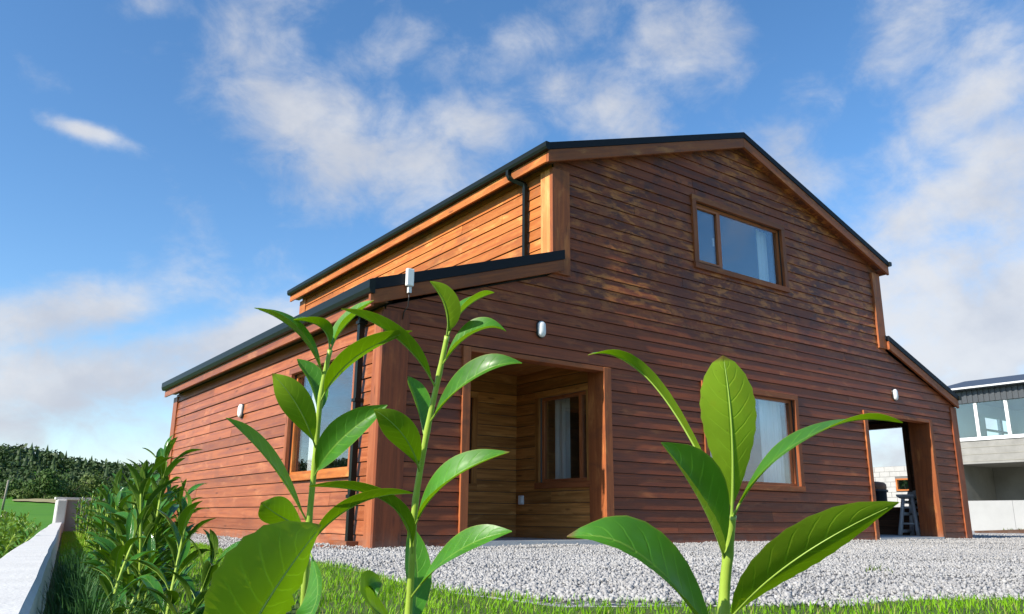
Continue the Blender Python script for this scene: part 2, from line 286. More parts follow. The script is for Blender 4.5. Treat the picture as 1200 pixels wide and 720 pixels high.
class MB:
    """collects boxes, prisms and tubes in world coordinates with UVs running along the grain"""
    def __init__(s): s.V = []; s.F = []; s.UV = []; s.MI = []; s.SM = []
    def face(s, idx, uv, mi=0, sm=False): s.F.append(idx); s.UV.append(uv); s.MI.append(mi); s.SM.append(sm)
    def hexa(s, p, along=None, mi=0):
        """p: 8 points, bottom ring 0-3, top ring 4-7"""
        p = [Vector(q) for q in p]; b = len(s.V); s.V += [tuple(q) for q in p]
        if along is None:
            ds = [(p[1]-p[0]), (p[3]-p[0]), (p[4]-p[0])]; along = max(ds, key=lambda d: d.length)
        along = Vector(along).normalized(); o1, o2 = R.random()*50, R.random()*50
        for f in ((3, 2, 1, 0), (4, 5, 6, 7), (0, 1, 5, 4), (1, 2, 6, 5), (2, 3, 7, 6), (3, 0, 4, 7)):
            n = (p[f[1]]-p[f[0]]).cross(p[f[2]]-p[f[0]])
            if n.length < 1e-12: n = (p[f[2]]-p[f[0]]).cross(p[f[3]]-p[f[0]])
            n.normalize() if n.length else None
            if abs(n.dot(along)) > 0.9: ax = n.orthogonal().normalized()*0.2; bx = n.cross(ax.normalized())
            else: ax = along; bx = n.cross(along)
            s.face([b+i for i in f], [(p[i].dot(ax)+o1, p[i].dot(bx)+o2) for i in f], mi)
        return s
    def box(s, x0, x1, y0, y1, z0, z1, along=None, mi=0):
        return s.hexa([(x0, y0, z0), (x1, y0, z0), (x1, y1, z0), (x0, y1, z0), (x0, y0, z1), (x1, y0, z1), (x1, y1, z1), (x0, y1, z1)], along, mi)
    def tube(s, pts, rad, n=8, mi=0, cap=True, sm=True):
        pts = [Vector(p) for p in pts]; rad = rad if hasattr(rad, '__len__') else [rad]*len(pts); b = len(s.V); up = None
        for i, p in enumerate(pts):
            t = (pts[min(i+1, len(pts)-1)]-pts[max(i-1, 0)]).normalized()
            if up is None: up = t.orthogonal().normalized()
            sd_ = t.cross(up).normalized(); up = sd_.cross(t).normalized()
            for j in range(n):
                a = 2*math.pi*j/n; s.V.append(tuple(p + rad[i]*(math.cos(a)*sd_ + math.sin(a)*up)))
        for i in range(len(pts)-1):
            for j in range(n):
                q = [b+i*n+j, b+i*n+(j+1) % n, b+(i+1)*n+(j+1) % n, b+(i+1)*n+j]
                s.face(q, [(i, j/n), (i, (j+1)/n), (i+1, (j+1)/n), (i+1, j/n)], mi, sm)
        if cap:
            for base, rev in ((b, False), (b+(len(pts)-1)*n, True)):
                q = [base+j for j in range(n)]; q = q[::-1] if not rev else q
                s.face(q, [(0, 0)]*n, mi)
        return s
    def poly_extrude(s, poly, d, along=None, mi=0):
        """poly: list of points (closed loop), extruded by vector d"""
        b = len(s.V); n = len(poly); d = Vector(d); P = [Vector(p) for p in poly] ; s.V += [tuple(p) for p in P] + [tuple(p+d) for p in P]
        al = Vector(along).normalized() if along is not None else d.normalized(); o1, o2 = R.random()*50, R.random()*50
        nr = Vector((0, 0, 0))
        for i in range(n): nr += P[i].cross(P[(i+1) % n])
        flip = nr.dot(d) > 0
        fs = [list(range(n)), [n+i for i in range(n)][::-1]]
        fs += [[i, n+i, n+(i+1) % n, (i+1) % n] for i in range(n)]
        Q = P+[p+d for p in P]
        for f in fs:
            f = f[::-1] if flip else f
            nn = Vector((0, 0, 0))
            for i in range(len(f)): nn += Q[f[i]].cross(Q[f[(i+1) % len(f)]])
            if nn.length: nn.normalize()
            if abs(nn.dot(al)) > 0.9: ax = nn.orthogonal().normalized()*0.2
            else: ax = al
            bx = nn.cross(ax).normalized() if nn.length else ax
            s.face([b+i for i in f], [(Q[i].dot(ax)+o1, Q[i].dot(bx)+o2) for i in f], mi)
        return s
    def mesh(s, name, mats):
        me = bpy.data.meshes.new(name); me.from_pydata(s.V, [], s.F)
        uv = me.uv_layers.new(name='UVMap'); flat = [c for f in s.UV for p in f for c in p]; uv.data.foreach_set('uv', flat)
        for mt in (mats if isinstance(mats, (list, tuple)) else [mats]): me.materials.append(mt)
        me.polygons.foreach_set('material_index', s.MI); me.polygons.foreach_set('use_smooth', s.SM); me.update(); return me
    def build(s, name, mats, parent=None): return link(name, s.mesh(name, mats), parent)

def np_mesh(name, V, F, mat, tone=None):
    V = np.asarray(V, dtype=np.float32).reshape(-1, 3); F = np.asarray(F, dtype=np.int32); k_ = F.shape[1]
    me = bpy.data.meshes.new(name); me.vertices.add(len(V)); me.vertices.foreach_set('co', V.ravel())
    me.loops.add(F.size); me.loops.foreach_set('vertex_index', F.ravel())
    me.polygons.add(len(F)); me.polygons.foreach_set('loop_start', np.arange(len(F), dtype=np.int32)*k_)
    if tone is not None:
        a = me.attributes.new('tone', 'FLOAT', 'POINT'); a.data.foreach_set('value', np.asarray(tone, dtype=np.float32))
    me.materials.append(mat); me.update(); me.validate(); return me

# ------------------------------------------------------------------ terrain and ground
def terr(x, y):
    x = np.asarray(x, float); y = np.asarray(y, float)
    dx, dy = x+3.8, y+7.5; r = np.hypot(dx, dy); az = np.degrees(np.arctan2(dx, dy))
    msk = np.clip(1-(az-4)/40, 0.1, 1); msk = np.where(az < -140, np.clip(1-(-140-az)/30, 0.1, 1), msk)
    z = -0.06 + np.interp(r, [26, 150, 180, 250], [0, 1.55, 2.95, 3.1])*np.clip(msk*1.4, 0.1, 1)
    s_ = np.clip((r-250)/230, 0, 1); s_ = s_*s_*(3-2*s_)
    z = z + s_*msk*(21 + 2.0*np.sin(az*0.21+1)+1.2*np.sin(az*0.53))
    return z - np.clip((r-520)/700, 0, 1)*6
rs = np.concatenate([np.array([0, 15, 22, 26, 30]), np.array([40, 60, 90, 120, 149, 152, 160, 170, 179, 183, 195, 210, 225, 250]), np.linspace(265, 560, 16), np.array([700, 1000, 1700, 3000])])
na = 144; az = np.linspace(0, 2*np.pi, na, endpoint=False)
gx = -3.8 + rs[:, None]*np.sin(az)[None]; gy = -7.5 + rs[:, None]*np.cos(az)[None]; gz = terr(gx, gy)
i, j = np.meshgrid(np.arange(len(rs)-1), np.arange(na), indexing='ij'); j2 = (j+1) % na
F = np.stack([i*na+j, i*na+j2, (i+1)*na+j2, (i+1)*na+j], -1).reshape(-1, 4)
gme = np_mesh('field', np.stack([gx, gy, gz], -1), F, M['field'])
gme.polygons.foreach_set('use_smooth', np.ones(len(F), bool))
tag(link('field', gme), kind='structure')
# bare earth track along the foot of the wood
a_ = np.radians(np.linspace(5.0, 11.5, 90)); rr = 168+2*np.sin(np.linspace(0, 9, 90)); hw = 1.0+9*np.sin(np.linspace(0.02, 3.12, 90))**0.6+0.8*np.sin(np.linspace(0, 40, 90))
tv = []
for A, r0, h_ in zip(a_, rr, hw):
    for r_ in (r0-h_, r0+h_): x, y = -3.8+r_*math.sin(A), -7.5+r_*math.cos(A); tv.append((x, y, float(terr(x, y))+0.2))
tag(link('earth_track', np_mesh('earth_track', tv, [(2*q, 2*q+1, 2*q+3, 2*q+2) for q in range(89)], M['track'])), kind='structure')

# gravel yard round the house, lawn strip by the wall
LAWN = [(-4.6, -9.5), (6.5, -9.5), (6.5, -7.9), (4.0, -7.05), (2.2, -6.48), (0.75, -5.95), (-0.15, -5.6), (-1.08, -5.36), (-1.75, -5.0), (-1.80, -4.2), (-1.48, -2.6), (-1.38, -1.2), (-1.38, 0.0), (-1.12, 1.6), (-0.95, 4.0), (-0.8, 9.3), (-1.75, 9.3), (-2.0, 6.6)]
def sheet(name, poly, z, mat, kind):
    me = bpy.data.meshes.new(name); me.from_pydata([(x, y, z) for x, y in poly], [], [list(range(len(poly)))]); me.materials.append(mat)
    return tag(link(name, me), kind=kind)
def inside(px, py, poly):
    px = np.asarray(px); py = np.asarray(py); c = np.zeros(px.shape, bool); n = len(poly)
    for a in range(n):
        (x1, y1), (x2, y2) = poly[a], poly[(a+1) % n]
        if y1 == y2: continue
        c ^= ((y1 > py) != (y2 > py)) & (px < (x2-x1)*(py-y1)/(y2-y1)+x1)
    return c
sheet('gravel_yard', [(-4.5, -9.6), (34, -9.6), (34, 16), (0.2, 16), (-1.55, 9.0), (-1.85, 7)], -0.012, M['gravel_base'], 'structure')
sheet('lawn', LAWN, -0.004, M['soil'], 'structure')

def wall_x(y): return -3.347 + 0.139*(y+4.097)

# crushed stone: real angular stones over the yard in front of and beside the house
octv = np.array([(1, 0, 0), (-1, 0, 0), (0, 1, 0), (0, -1, 0), (0, 0, 1), (0, 0, -1)], float)
octf = np.array([(0, 2, 4), (2, 1, 4), (1, 3, 4), (3, 0, 4), (2, 0, 5), (1, 2, 5), (3, 1, 5), (0, 3, 5)])
def stones(n, x0, x1, y0, y1, s0, s1):
    x = rng.uniform(x0, x1, n); y = rng.uniform(y0, y1, n)
    wob = 0.10*np.sin(y*3.1)+0.07*np.sin(x*4.7)
    ok = ~inside(x+wob*0.5, y+wob, LAWN) & ~((x > -0.02) & (x < 12.25) & (y > -0.02) & (y < 8.3)) & (x > -3.0+0.139*(y+4))
    x, y = x[ok], y[ok]; n = len(x)
    s = rng.uniform(s0, s1, n)*rng.choice([0.7, 1, 1, 1.35], n)
    sc = s[:, None]*rng.uniform(0.55, 1.1, (n, 3)); sc[:, 2] *= 0.75
    v = octv[None]*(1+rng.uniform(-0.38, 0.38, (n, 6, 1))) + rng.uniform(-0.28, 0.28, (n, 6, 3)); v = v*sc[:, None]
    q = rng.normal(size=(n, 4)); q /= np.linalg.norm(q, axis=1)[:, None]; a, b, c, d = q.T
    Rm = np.stack([a*a+b*b-c*c-d*d, 2*(b*c-a*d), 2*(b*d+a*c), 2*(b*c+a*d), a*a-b*b+c*c-d*d, 2*(c*d-a*b), 2*(b*d-a*c), 2*(c*d+a*b), a*a-b*b-c*c+d*d], -1).reshape(n, 3, 3)
    v = np.einsum('nij,nkj->nki', Rm, v)
    near = np.where((x > -0.25) & (x < 12.4) & (y > -0.4), 0.012, 0)
    mound = 0.014*np.sin(x*1.7+1)*np.sin(y*1.3) + 0.008*np.sin(x*4.1+y*3.3)
    v += np.stack([x, y, np.maximum(mound, -0.006)+near+s*rng.uniform(-0.1, 0.55, n)], -1)[:, None]
    tone = np.repeat(np.clip(rng.normal(0.5, 0.17, n)+0.12*np.sin(x*0.9+1.3*np.sin(y*1.1))*np.sin(y*1.7+x*0.4), 0, 1), 6)
    return v.reshape(-1, 3), (octf[None]+np.arange(n)[:, None, None]*6).reshape(-1, 3), tone
parts = [stones(95000, -1.8, 6.5, -6.8, 0.05, 0.008, 0.0155), stones(62000, 4.0, 14.5, -7.6, 0.05, 0.009, 0.0165), stones(30000, -1.8, 0.0, -4.8, 8.6, 0.008, 0.0155), stones(9000, 12.2, 20, -4.5, 4, 0.012, 0.02)]
V, F, T, o_ = [], [], [], 0
for v, f, t in parts: V.append(v); F.append(f+o_); T.append(t); o_ += len(v)
tag(link('gravel', np_mesh('gravel', np.concatenate(V), np.concatenate(F), M['stone'], np.concatenate(T))), 'loose grey crushed stone spread round the timber house', 'gravel', kind='stuff')

def blades(n, poly, h0, h1, wd, lean, z0=0.0, keep=None):
    xs = [p[0] for p in poly]; ys = [p[1] for p in poly]
    x = rng.uniform(min(xs), max(xs), n); y = rng.uniform(min(ys), max(ys), n)
    wob = 0.10*np.sin(y*3.1)+0.07*np.sin(x*4.7)+rng.normal(0, 0.05, n)
    ok = inside(x+wob*0.5, y+wob, poly)
    if keep is not None: ok &= keep(x, y)
    x, y = x[ok], y[ok]; n = len(x)
    clump = 0.5+0.5*np.sin(x*5.3+np.sin(y*4.1)*1.5)*np.sin(y*6.7+1.3)
    h = rng.uniform(h0, h1, n)*(0.65+0.55*clump); a = rng.uniform(0, 2*np.pi, n); l = rng.uniform(0.1, lean, n)*h
    ca, sa = np.cos(a), np.sin(a); wx, wy = -sa*wd, ca*wd
    P = np.stack([x, y, np.full(n, z0)], -1); Wd = np.stack([wx, wy, 0*wx], -1)
    mid = P+np.stack([ca*l*0.35, sa*l*0.35, h*0.6], -1); tip = P+np.stack([ca*l, sa*l, h], -1)
    v = np.stack([P-Wd, P+Wd, mid-Wd*0.8, mid+Wd*0.8, tip], 1)
    f = np.array([(0, 1, 3), (0, 3, 2), (2, 3, 4)])[None]+np.arange(n)[:, None, None]*5
    tone = np.repeat(rng.uniform(0, 1, n)*0.7+0.3*clump, 5)
    return v.reshape(-1, 3), f.reshape(-1, 3), tone
v1 = blades(420000, LAWN, 0.014, 0.040, 0.0020, 1.3, keep=lambda x, y: (y > -7.6) & (x > wall_x(y)+0.03+0.26*((y > -6.2) & (y < -1.5))*rng.random(x.shape)**0.25))
tag(link('lawn_grass', np_mesh('lawn_grass', v1[0], v1[1], M['grass'], v1[2])), 'bright green mown grass between gravel and garden wall', 'grass', kind='stuff')

# ------------------------------------------------------------------ the house
HW, HD, A = 12.23, 8.28, 2.30
house = empty('timber_house', (HW/2, HD/2, 0), 'barn-shaped two-storey house clad in red-brown stained timber boards', 'house')
PITCHB = 0.147
def edges(z, lo=True):
    """front wall outline: s range at height z"""
    if z <= 2.50: l = 0.0
    elif z < 3.30: l = min(A, (z-2.50)/0.332)
    elif z <= 4.80: l = A
    else: l = min(HW/2, A + (z-4.80)/0.346)
    return l, HW-l
def rect_edges(a, b): return lambda z: (a, b)

def cladding(wall, O, Dv, N, z0, z1, outl, ops, mat, kinks=(), pitch=PITCHB, tb=0.028, tt=0.014, lens=(3.6, 6.0), name='cladding_board'):
    O, Dv, N = Vector(O), Vector(Dv), Vector(N); z = z0
    while z < z1-0.02:
        zb, zt = z, min(z+pitch-0.008, z1); cuts = sorted({zb, zt} | {c for o in ops for c in o[2:] if zb+0.012 < c < zt-0.012} | {c for c in kinks if zb+0.012 < c < zt-0.012})
        jog = R.uniform(-0.003, 0.004)
        jn = []; s = R.uniform(0.6, lens[1])
        while s < 14: jn.append(s); s += R.uniform(*lens)
        for c0, c1 in zip(cuts[:-1], cuts[1:]):
            zm = (c0+c1)/2; (l0, r0), (l1, r1) = outl(c0), outl(c1); lm, rm = outl(zm)
            if rm-lm < 0.05: continue
            iv = [(lm, rm, True, True)]
            for o in ops:
                if o[2] < zm < o[3]:
                    nx = []
                    for a, b, fa, fb in iv:
                        if o[1] <= a or o[0] >= b: nx.append((a, b, fa, fb)); continue
                        if o[0] > a: nx.append((a, o[0], fa, False))
                        if o[1] < b: nx.append((o[1], b, False, fb))
                    iv = nx
            for a, b, fa, fb in iv:
                ks = [a]+[q for q in jn if a+0.35 < q < b-0.35]+[b]
                for q0, q1 in zip(ks[:-1], ks[1:]):
                    if q1-q0 < 0.03: continue
                    e0b, e0t = (l0, l1) if (q0 == a and fa) else (q0+0.0015, q0+0.0015)
                    e1b, e1t = (r0, r1) if (q1 == b and fb) else (q1-0.0015, q1-0.0015)
                    f0 = tb+(tt-tb)*(c0-zb)/(zt-zb)+jog; f1 = tb+(tt-tb)*(c1-zb)/(zt-zb)+jog
                    wv_ = R.uniform(-0.0022, 0.0022); sg = R.uniform(-0.0025, 0.0025)
                    P = lambda s_, d_, z_: O+Dv*s_+N*d_+Vector((0, 0, z_))
                    mb = MB().hexa([P(e0b, f0, c0+sg), P(e1b, f0+wv_, c0-sg), P(e1b, 0.002, c0-sg), P(e0b, 0.002, c0+sg), P(e0t, f1, c1), P(e1t, f1+wv_, c1), P(e1t, 0.002, c1), P(e0t, 0.002, c1)], along=Dv)
                    mb.build(name, mat, wall)
        z += pitch

def wall_core(name, O, Dv, N, z0, z1, outl, ops, th, mat, kinks=(), label=None, inner=None):
    """wall body behind the boards, with its openings left open; inner face plastered"""
    O, Dv, N = Vector(O), Vector(Dv), Vector(N); cuts = sorted({z0, z1} | {c for o in ops for c in o[2:] if z0 < c < z1} | {c for c in kinks if z0 < c < z1})
    mb = MB()
    for c0, c1 in zip(cuts[:-1], cuts[1:]):
        zm = (c0+c1)/2; (l0, r0), (l1, r1) = outl(c0+1e-4), outl(c1-1e-4)
        iv = [(outl(zm)[0], outl(zm)[1], True, True)]
        for o in ops:
            if o[2] < zm < o[3]:
                nx = []
                for a, b, fa, fb in iv:
                    if o[1] <= a or o[0] >= b: nx.append((a, b, fa, fb)); continue
                    if o[0] > a: nx.append((a, o[0], fa, False))
                    if o[1] < b: nx.append((o[1], b, False, fb))
                iv = nx
        for a, b, fa, fb in iv:
            e0b, e0t = (l0, l1) if fa else (a, a); e1b, e1t = (r0, r1) if fb else (b, b)
            P = lambda s_, d_, z_: O+Dv*s_+N*d_+Vector((0, 0, z_))
            mb.hexa([P(e0b, 0, c0), P(e1b, 0, c0), P(e1b, -th, c0), P(e0b, -th, c0), P(e0t, 0, c1), P(e1t, 0, c1), P(e1t, -th, c1), P(e0t, -th, c1)], along=Dv)
    o = mb.build(name, mat, house)
    if label: o['label'] = label
    return o

# openings (s0, s1, z0, z1) in each wall
PORCH = (1.05, 3.12, 0.0, 2.13); CARP = (9.09, 11.20, 0.0, 2.10)
UPW = (5.02, 7.09, 3.95, 4.93); GRW = (5.03, 7.08, 0.81, 2.12)
gable_k = (2.50, 3.30, 4.80)
front = wall_core('wall', (0, 0, 0), (1, 0, 0), (0, -1, 0), 0.0, 6.29, edges, [PORCH, CARP, UPW, GRW], 0.14, M['membrane'], gable_k, 'gable front wall in shade, dark weathered boards around two windows')
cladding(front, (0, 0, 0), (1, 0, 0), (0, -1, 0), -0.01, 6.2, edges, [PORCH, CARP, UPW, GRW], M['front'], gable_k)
LWIN = (0.62, 2.46, 0.80, 2.08)
left = wall_core('wall', (0, 0.14, 0), (0, 1, 0), (-1, 0, 0), 0.0, 2.66, rect_edges(0, HD-0.14), [(LWIN[0]-0.14, LWIN[1]-0.14, LWIN[2], LWIN[3])], 0.14, M['membrane'], (), 'sunlit long side wall of red boards below the lower eave')
cladding(left, (0, 0, 0), (0, 1, 0), (-1, 0, 0), -0.01, 2.505, rect_edges(0.02, HD), [LWIN], M['red'])
ul = wall_core('wall', (A, 0.14, 0), (0, 1, 0), (-1, 0, 0), 3.0, 4.80, rect_edges(0, HD-0.14), [], 0.14, M['membrane'], (), 'sunlit orange upper side wall between the two roofs')
cladding(ul, (A, 0, 0), (0, 1, 0), (-1, 0, 0), 3.38, 4.78, rect_edges(0.02, HD), [], M['orange'])
ROP = (0.89, 3.05, 0.55, 2.15)
right = wall_core('wall', (HW, 0.14, 0), (0, 1, 0), (1, 0, 0), 0.0, 2.58, rect_edges(0, HD-0.14), [(ROP[0]-0.14, ROP[1]-0.14, ROP[2], ROP[3])], 0.14, M['dark_wood'])
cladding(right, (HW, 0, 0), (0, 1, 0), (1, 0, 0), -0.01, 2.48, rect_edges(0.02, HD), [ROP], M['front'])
ur = wall_core('wall', (HW-A, 0.14, 0), (0, 1, 0), (1, 0, 0), 3.0, 4.80, rect_edges(0, HD-0.14), [], 0.14, M['red'])
rear = wall_core('wall', (HW, HD+0.14, 0), (-1, 0, 0), (0, 1, 0), 0.0, 6.29, edges, [], 0.14, M['red'], gable_k)
# floors inside
MB().box(0.15, HW-0.15, 0.16, HD-0.01, -0.02, 0.055).build('floor_slab', M['slab'], house)
MB().box(A+0.15, HW-A-0.15, 0.16, HD-0.01, 2.52, 2.70).build('upper_floor', M['plaster'], house)
MB().box(PORCH[0]+0.005, PORCH[1]-0.005, -0.06, 0.158, -0.02, 0.072).build('porch_step', M['slab'], house)
MB().box(CARP[0]+0.005, CARP[1]-0.005, -0.06, 0.158, -0.02, 0.050).build('threshold', M['slab'], house)

# ------- porch recess
PD = 1.86
BW = (1.30, 2.34, 0.76, 1.93); SWN = (0.32, 1.30, 0.78, 1.93)
pb = wall_core('wall', (0.95, PD, 0), (1, 0, 0), (0, -1, 0), 0.056, 2.33, rect_edges(0, 2.17), [(BW[0]-0.95, BW[1]-0.95, BW[2], BW[3])], 0.1, M['plaster'], (), 'porch back wall of pale untreated boards')
cladding(pb, (0.95, PD, 0), (1, 0, 0), (0, -1, 0), 0.058, 2.33, rect_edges(0.01, 2.16), [(BW[0]-0.95, BW[1]-0.95, BW[2], BW[3])], M['pale'], pitch=0.152, tb=0.02, tt=0.013)
ps = wall_core('wall', (3.12, 0.14, 0), (0, 1, 0), (-1, 0, 0), 0.056, 2.33, rect_edges(0, PD+0.10-0.14), [(SWN[0]-0.14, SWN[1]-0.14, SWN[2], SWN[3])], 0.1, M['plaster'], (), 'porch side wall of pale untreated boards with a window')
cladding(ps, (3.12, 0.145, 0), (0, 1, 0), (-1, 0, 0), 0.058, 2.33, rect_edges(0.0, PD-0.165), [(SWN[0]-0.145, SWN[1]-0.145, SWN[2], SWN[3])], M['pale'], pitch=0.152, tb=0.02, tt=0.013)
pl_ = wall_core('wall', (0.95, 0.14, 0), (0, 1, 0), (1, 0, 0), 0.056, 2.33, rect_edges(0, PD-0.14), [], 0.1, M['pale'])
cl = MB().box(0.84, 3.23, 0.142, PD+0.1, 2.332, 2.40).build('porch_ceiling', M['pale'], house)
for i in range(11):
    MB().box(0.96+i*0.196, 0.96+i*0.196+0.190, 0.145, PD-0.025, 2.316, 2.331, along=(0, 1, 0)).build('ceiling_board', M['pale'], cl)
# ------- open store at the right-hand end
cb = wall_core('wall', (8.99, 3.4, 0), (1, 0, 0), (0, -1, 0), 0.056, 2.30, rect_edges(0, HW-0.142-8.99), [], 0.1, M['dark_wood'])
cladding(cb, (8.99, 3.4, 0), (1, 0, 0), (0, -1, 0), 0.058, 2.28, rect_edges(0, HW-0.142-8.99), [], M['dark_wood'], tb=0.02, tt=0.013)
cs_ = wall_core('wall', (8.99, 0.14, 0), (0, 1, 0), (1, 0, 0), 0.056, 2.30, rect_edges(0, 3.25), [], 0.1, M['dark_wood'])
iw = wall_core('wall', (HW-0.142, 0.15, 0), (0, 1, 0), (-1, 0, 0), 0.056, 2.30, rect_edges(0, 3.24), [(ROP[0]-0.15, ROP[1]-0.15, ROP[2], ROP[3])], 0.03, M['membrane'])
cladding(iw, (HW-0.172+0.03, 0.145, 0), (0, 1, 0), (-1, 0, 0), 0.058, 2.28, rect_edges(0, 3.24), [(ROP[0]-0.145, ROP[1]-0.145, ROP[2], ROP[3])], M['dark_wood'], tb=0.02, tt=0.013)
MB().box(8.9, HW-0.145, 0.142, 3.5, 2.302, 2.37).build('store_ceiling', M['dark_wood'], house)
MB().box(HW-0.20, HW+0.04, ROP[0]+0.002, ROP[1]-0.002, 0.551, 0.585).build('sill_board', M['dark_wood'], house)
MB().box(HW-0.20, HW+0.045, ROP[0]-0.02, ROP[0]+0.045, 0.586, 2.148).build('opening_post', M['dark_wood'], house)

# ------- trims round the openings and corners
def trim(name, mat, *b, along=None):
    mb = MB().box(*b, along=along); o = mb.build(name, mat, house)
    bv = o.modifiers.new('bevel', 'BEVEL'); bv.width = 0.004; bv.segments = 1; return o
FT = 0.050
def jambs(op, ztop, dp_, in_):
    s0, s1 = op[0], op[1]
    trim('door_jamb', M['trim'], s0-0.085, s0+0.018, -FT, 0.135, 0.0, ztop)
    trim('door_jamb', M['trim'], s1-in_, s1+0.085, -FT, dp_, 0.0, ztop)
    trim('door_lintel', M['trim'], s0+0.018, s1-in_-0.001, -FT+0.003, 0.135, ztop-0.055, ztop)
jambs(PORCH, 2.18, 0.265, 0.042); jambs(CARP, 2.13, 0.36, 0.018)
CB = 0.046
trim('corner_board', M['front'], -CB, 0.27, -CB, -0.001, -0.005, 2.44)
trim('corner_board', M['red'], -CB, -0.001, 0.001, 0.165, -0.005, 2.44)
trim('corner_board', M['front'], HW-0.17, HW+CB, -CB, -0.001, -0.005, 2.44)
trim('corner_board', M['red'], -CB, -0.001, HD-0.11, HD+0.15, -0.005, 2.44)
trim('corner_board', M['trim'], A-CB-0.01, A+0.235, -CB-0.012, -0.001, 3.28, 4.70)
trim('corner_board', M['post'], A-CB-0.008, A-0.001, 0.001, 0.19, 3.37, 4.70)
trim('corner_board', M['trim'], HW-A-0.20, HW-A+CB, -CB-0.012, -0.001, 3.30, 4.70)
trim('corner_board', M['orange'], A-CB, A-0.001, HD-0.15, HD+0.15, 3.37, 4.70)

# ------- windows
def window(O, Dv, N, op, trim_w, trim_mat, mull=None, frame_mat=None, curtain=None, glassm=None, trim_d=0.048, sash=None, handle=None, sill_mat=None):
    O, Dv, N = Vector(O), Vector(Dv), Vector(N); s0, s1, z0, z1 = op; frame_mat = frame_mat or M['upvc']; glassm = glassm or M['glass']
    P = lambda s_, d_, z_: O+Dv*s_+N*d_+Vector((0, 0, z_))
    def bx(mb, a, b, d0, d1, c, e, al=None):
        p = [P(a, d1, c), P(b, d1, c), P(b, d0, c), P(a, d0, c), P(a, d1, e), P(b, d1, e), P(b, d0, e), P(a, d0, e)]
        if Dv.cross(Vector((0, 0, 1))).dot(N) < 0: p = [p[1], p[0], p[3], p[2], p[5], p[4], p[7], p[6]]
        mb.hexa(p, al)
    fw, d0, d1 = 0.042, -0.085, -0.025
    mb = MB(); bx(mb, s0, s1, d0, d1, z0, z0+fw); bx(mb, s0, s1, d0, d1, z1-fw, z1); bx(mb, s0, s0+fw, d0, d1, z0+fw, z1-fw); bx(mb, s1-fw, s1, d0, d1, z0+fw, z1-fw)
    bays = [(s0+fw, s1-fw)]
    if mull is not None:
        bx(mb, mull-0.026, mull+0.026, d0, d1+0.004, z0+fw, z1-fw); bays = [(s0+fw, mull-0.026), (mull+0.026, s1-fw)]
    win = mb.build('window', frame_mat, house)
    # reveal boards lining the hole
    mb = MB(); bx(mb, s0-0.001, s1+0.001, -0.14, 0.0, z0-0.02, z0-0.001); bx(mb, s0-0.001, s1+0.001, -0.14, 0.0, z1+0.001, z1+0.02)
    bx(mb, s0-0.02, s0-0.001, -0.14, 0.0, z0-0.02, z1+0.02); bx(mb, s1+0.001, s1+0.02, -0.14, 0.0, z0-0.02, z1+0.02); mb.build('reveal', trim_mat, win)
    for i, (a, b) in enumerate(bays):
        g0, g1, h0, h1 = a, b, z0+fw, z1-fw
        if sash == i:
            mb = MB(); sw = 0.036
            bx(mb, a+0.002, b-0.002, -0.06, -0.012, h0+0.002, h0+sw); bx(mb, a+0.002, b-0.002, -0.06, -0.012, h1-sw, h1-0.002)
            bx(mb, a+0.002, a+sw, -0.06, -0.012, h0+sw, h1-sw); bx(mb, b-sw, b-0.002, -0.06, -0.012, h0+sw, h1-sw); mb.build('sash', frame_mat, win)
            g0, g1, h0, h1 = a+sw, b-sw, h0+sw, h1-sw
            if handle:
                mb = MB(); bx(mb, b-sw-0.05, b-sw-0.03, -0.075, -0.062, (z0+z1)/2-0.1, (z0+z1)/2+0.03); mb.build('handle', M['white'], win)
        mb = MB(); bx(mb, g0, g1, -0.052, -0.040, h0, h1); mb.build('pane', glassm, win)
    # trim boards on the face of the wall
    t = trim_w
    for nm, mt, bb in (('trim_board', trim_mat, (s0-t, s1+t, z1, z1+t)), ('window_sill', sill_mat or trim_mat, (s0-t, s1+t, z0-t*0.9, z0)), ('trim_board', trim_mat, (s0-t+0.001, s0, z0, z1)), ('trim_board', trim_mat, (s1, s1+t-0.001, z0, z1))):
        mb = MB(); bx(mb, bb[0], bb[1], 0.0, trim_d + (0.012 if nm == 'window_sill' else R.uniform(0, 0.003)), bb[2]+0.0005, bb[3]-0.0005); o = mb.build(nm, mt, win)
        bv = o.modifiers.new('bevel', 'BEVEL'); bv.width = 0.003; bv.segments = 1
    for (a, b) in (curtain or []):
        n = int((b-a)/0.012); mb = MB(); top, bot = z1+0.02, z0-0.05; base = len(mb.V)
        for i in range(n+1):
            s_ = a+(b-a)*i/n; d_ = -0.24+0.028*math.sin(i*0.62)+0.012*math.sin(i*1.7+1)
            for dd in (0, -0.006): mb.V += [tuple(P(s_, d_+dd, bot)), tuple(P(s_, d_+dd, top))]
        for i in range(n):
            q = base+i*4
            mb.face([q, q+4, q+5, q+1], [(0, 0)]*4, 0, True); mb.face([q+2, q+3, q+7, q+6], [(0, 0)]*4, 0, True)
        mb.build('curtain', M['curtain'], win)
    return win
F_ = ((0, 0, 0), (1, 0, 0), (0, -1, 0))
w1 = window(*F_, UPW, 0.09, M['trim'], mull=5.60, curtain=[(6.80, 7.06)], sash=0, handle=True)
w2 = window(*F_, GRW, 0.085, M['trim'], mull=5.62, curtain=[(6.55, 7.06)])
w3 = window((0, 0, 0), (0, 1, 0), (-1, 0, 0), LWIN, 0.085, M['red'], curtain=[(2.2, 2.44)], frame_mat=M['orange'], sill_mat=M['orange'])
w4 = window((0, PD, 0), (1, 0, 0), (0, -1, 0), BW, 0.09, M['pale'], trim_d=0.03)
w5 = window((3.12, 0, 0), (0, 1, 0), (-1, 0, 0), SWN, 0.09, M['pale'], mull=0.49, trim_d=0.03, curtain=[(0.95, 1.26)], sill_mat=M['upvc'])
w1['label'] = 'wide upper window with narrow left casement reflecting blue sky'; w2['label'] = 'ground floor gable window with pale curtain'
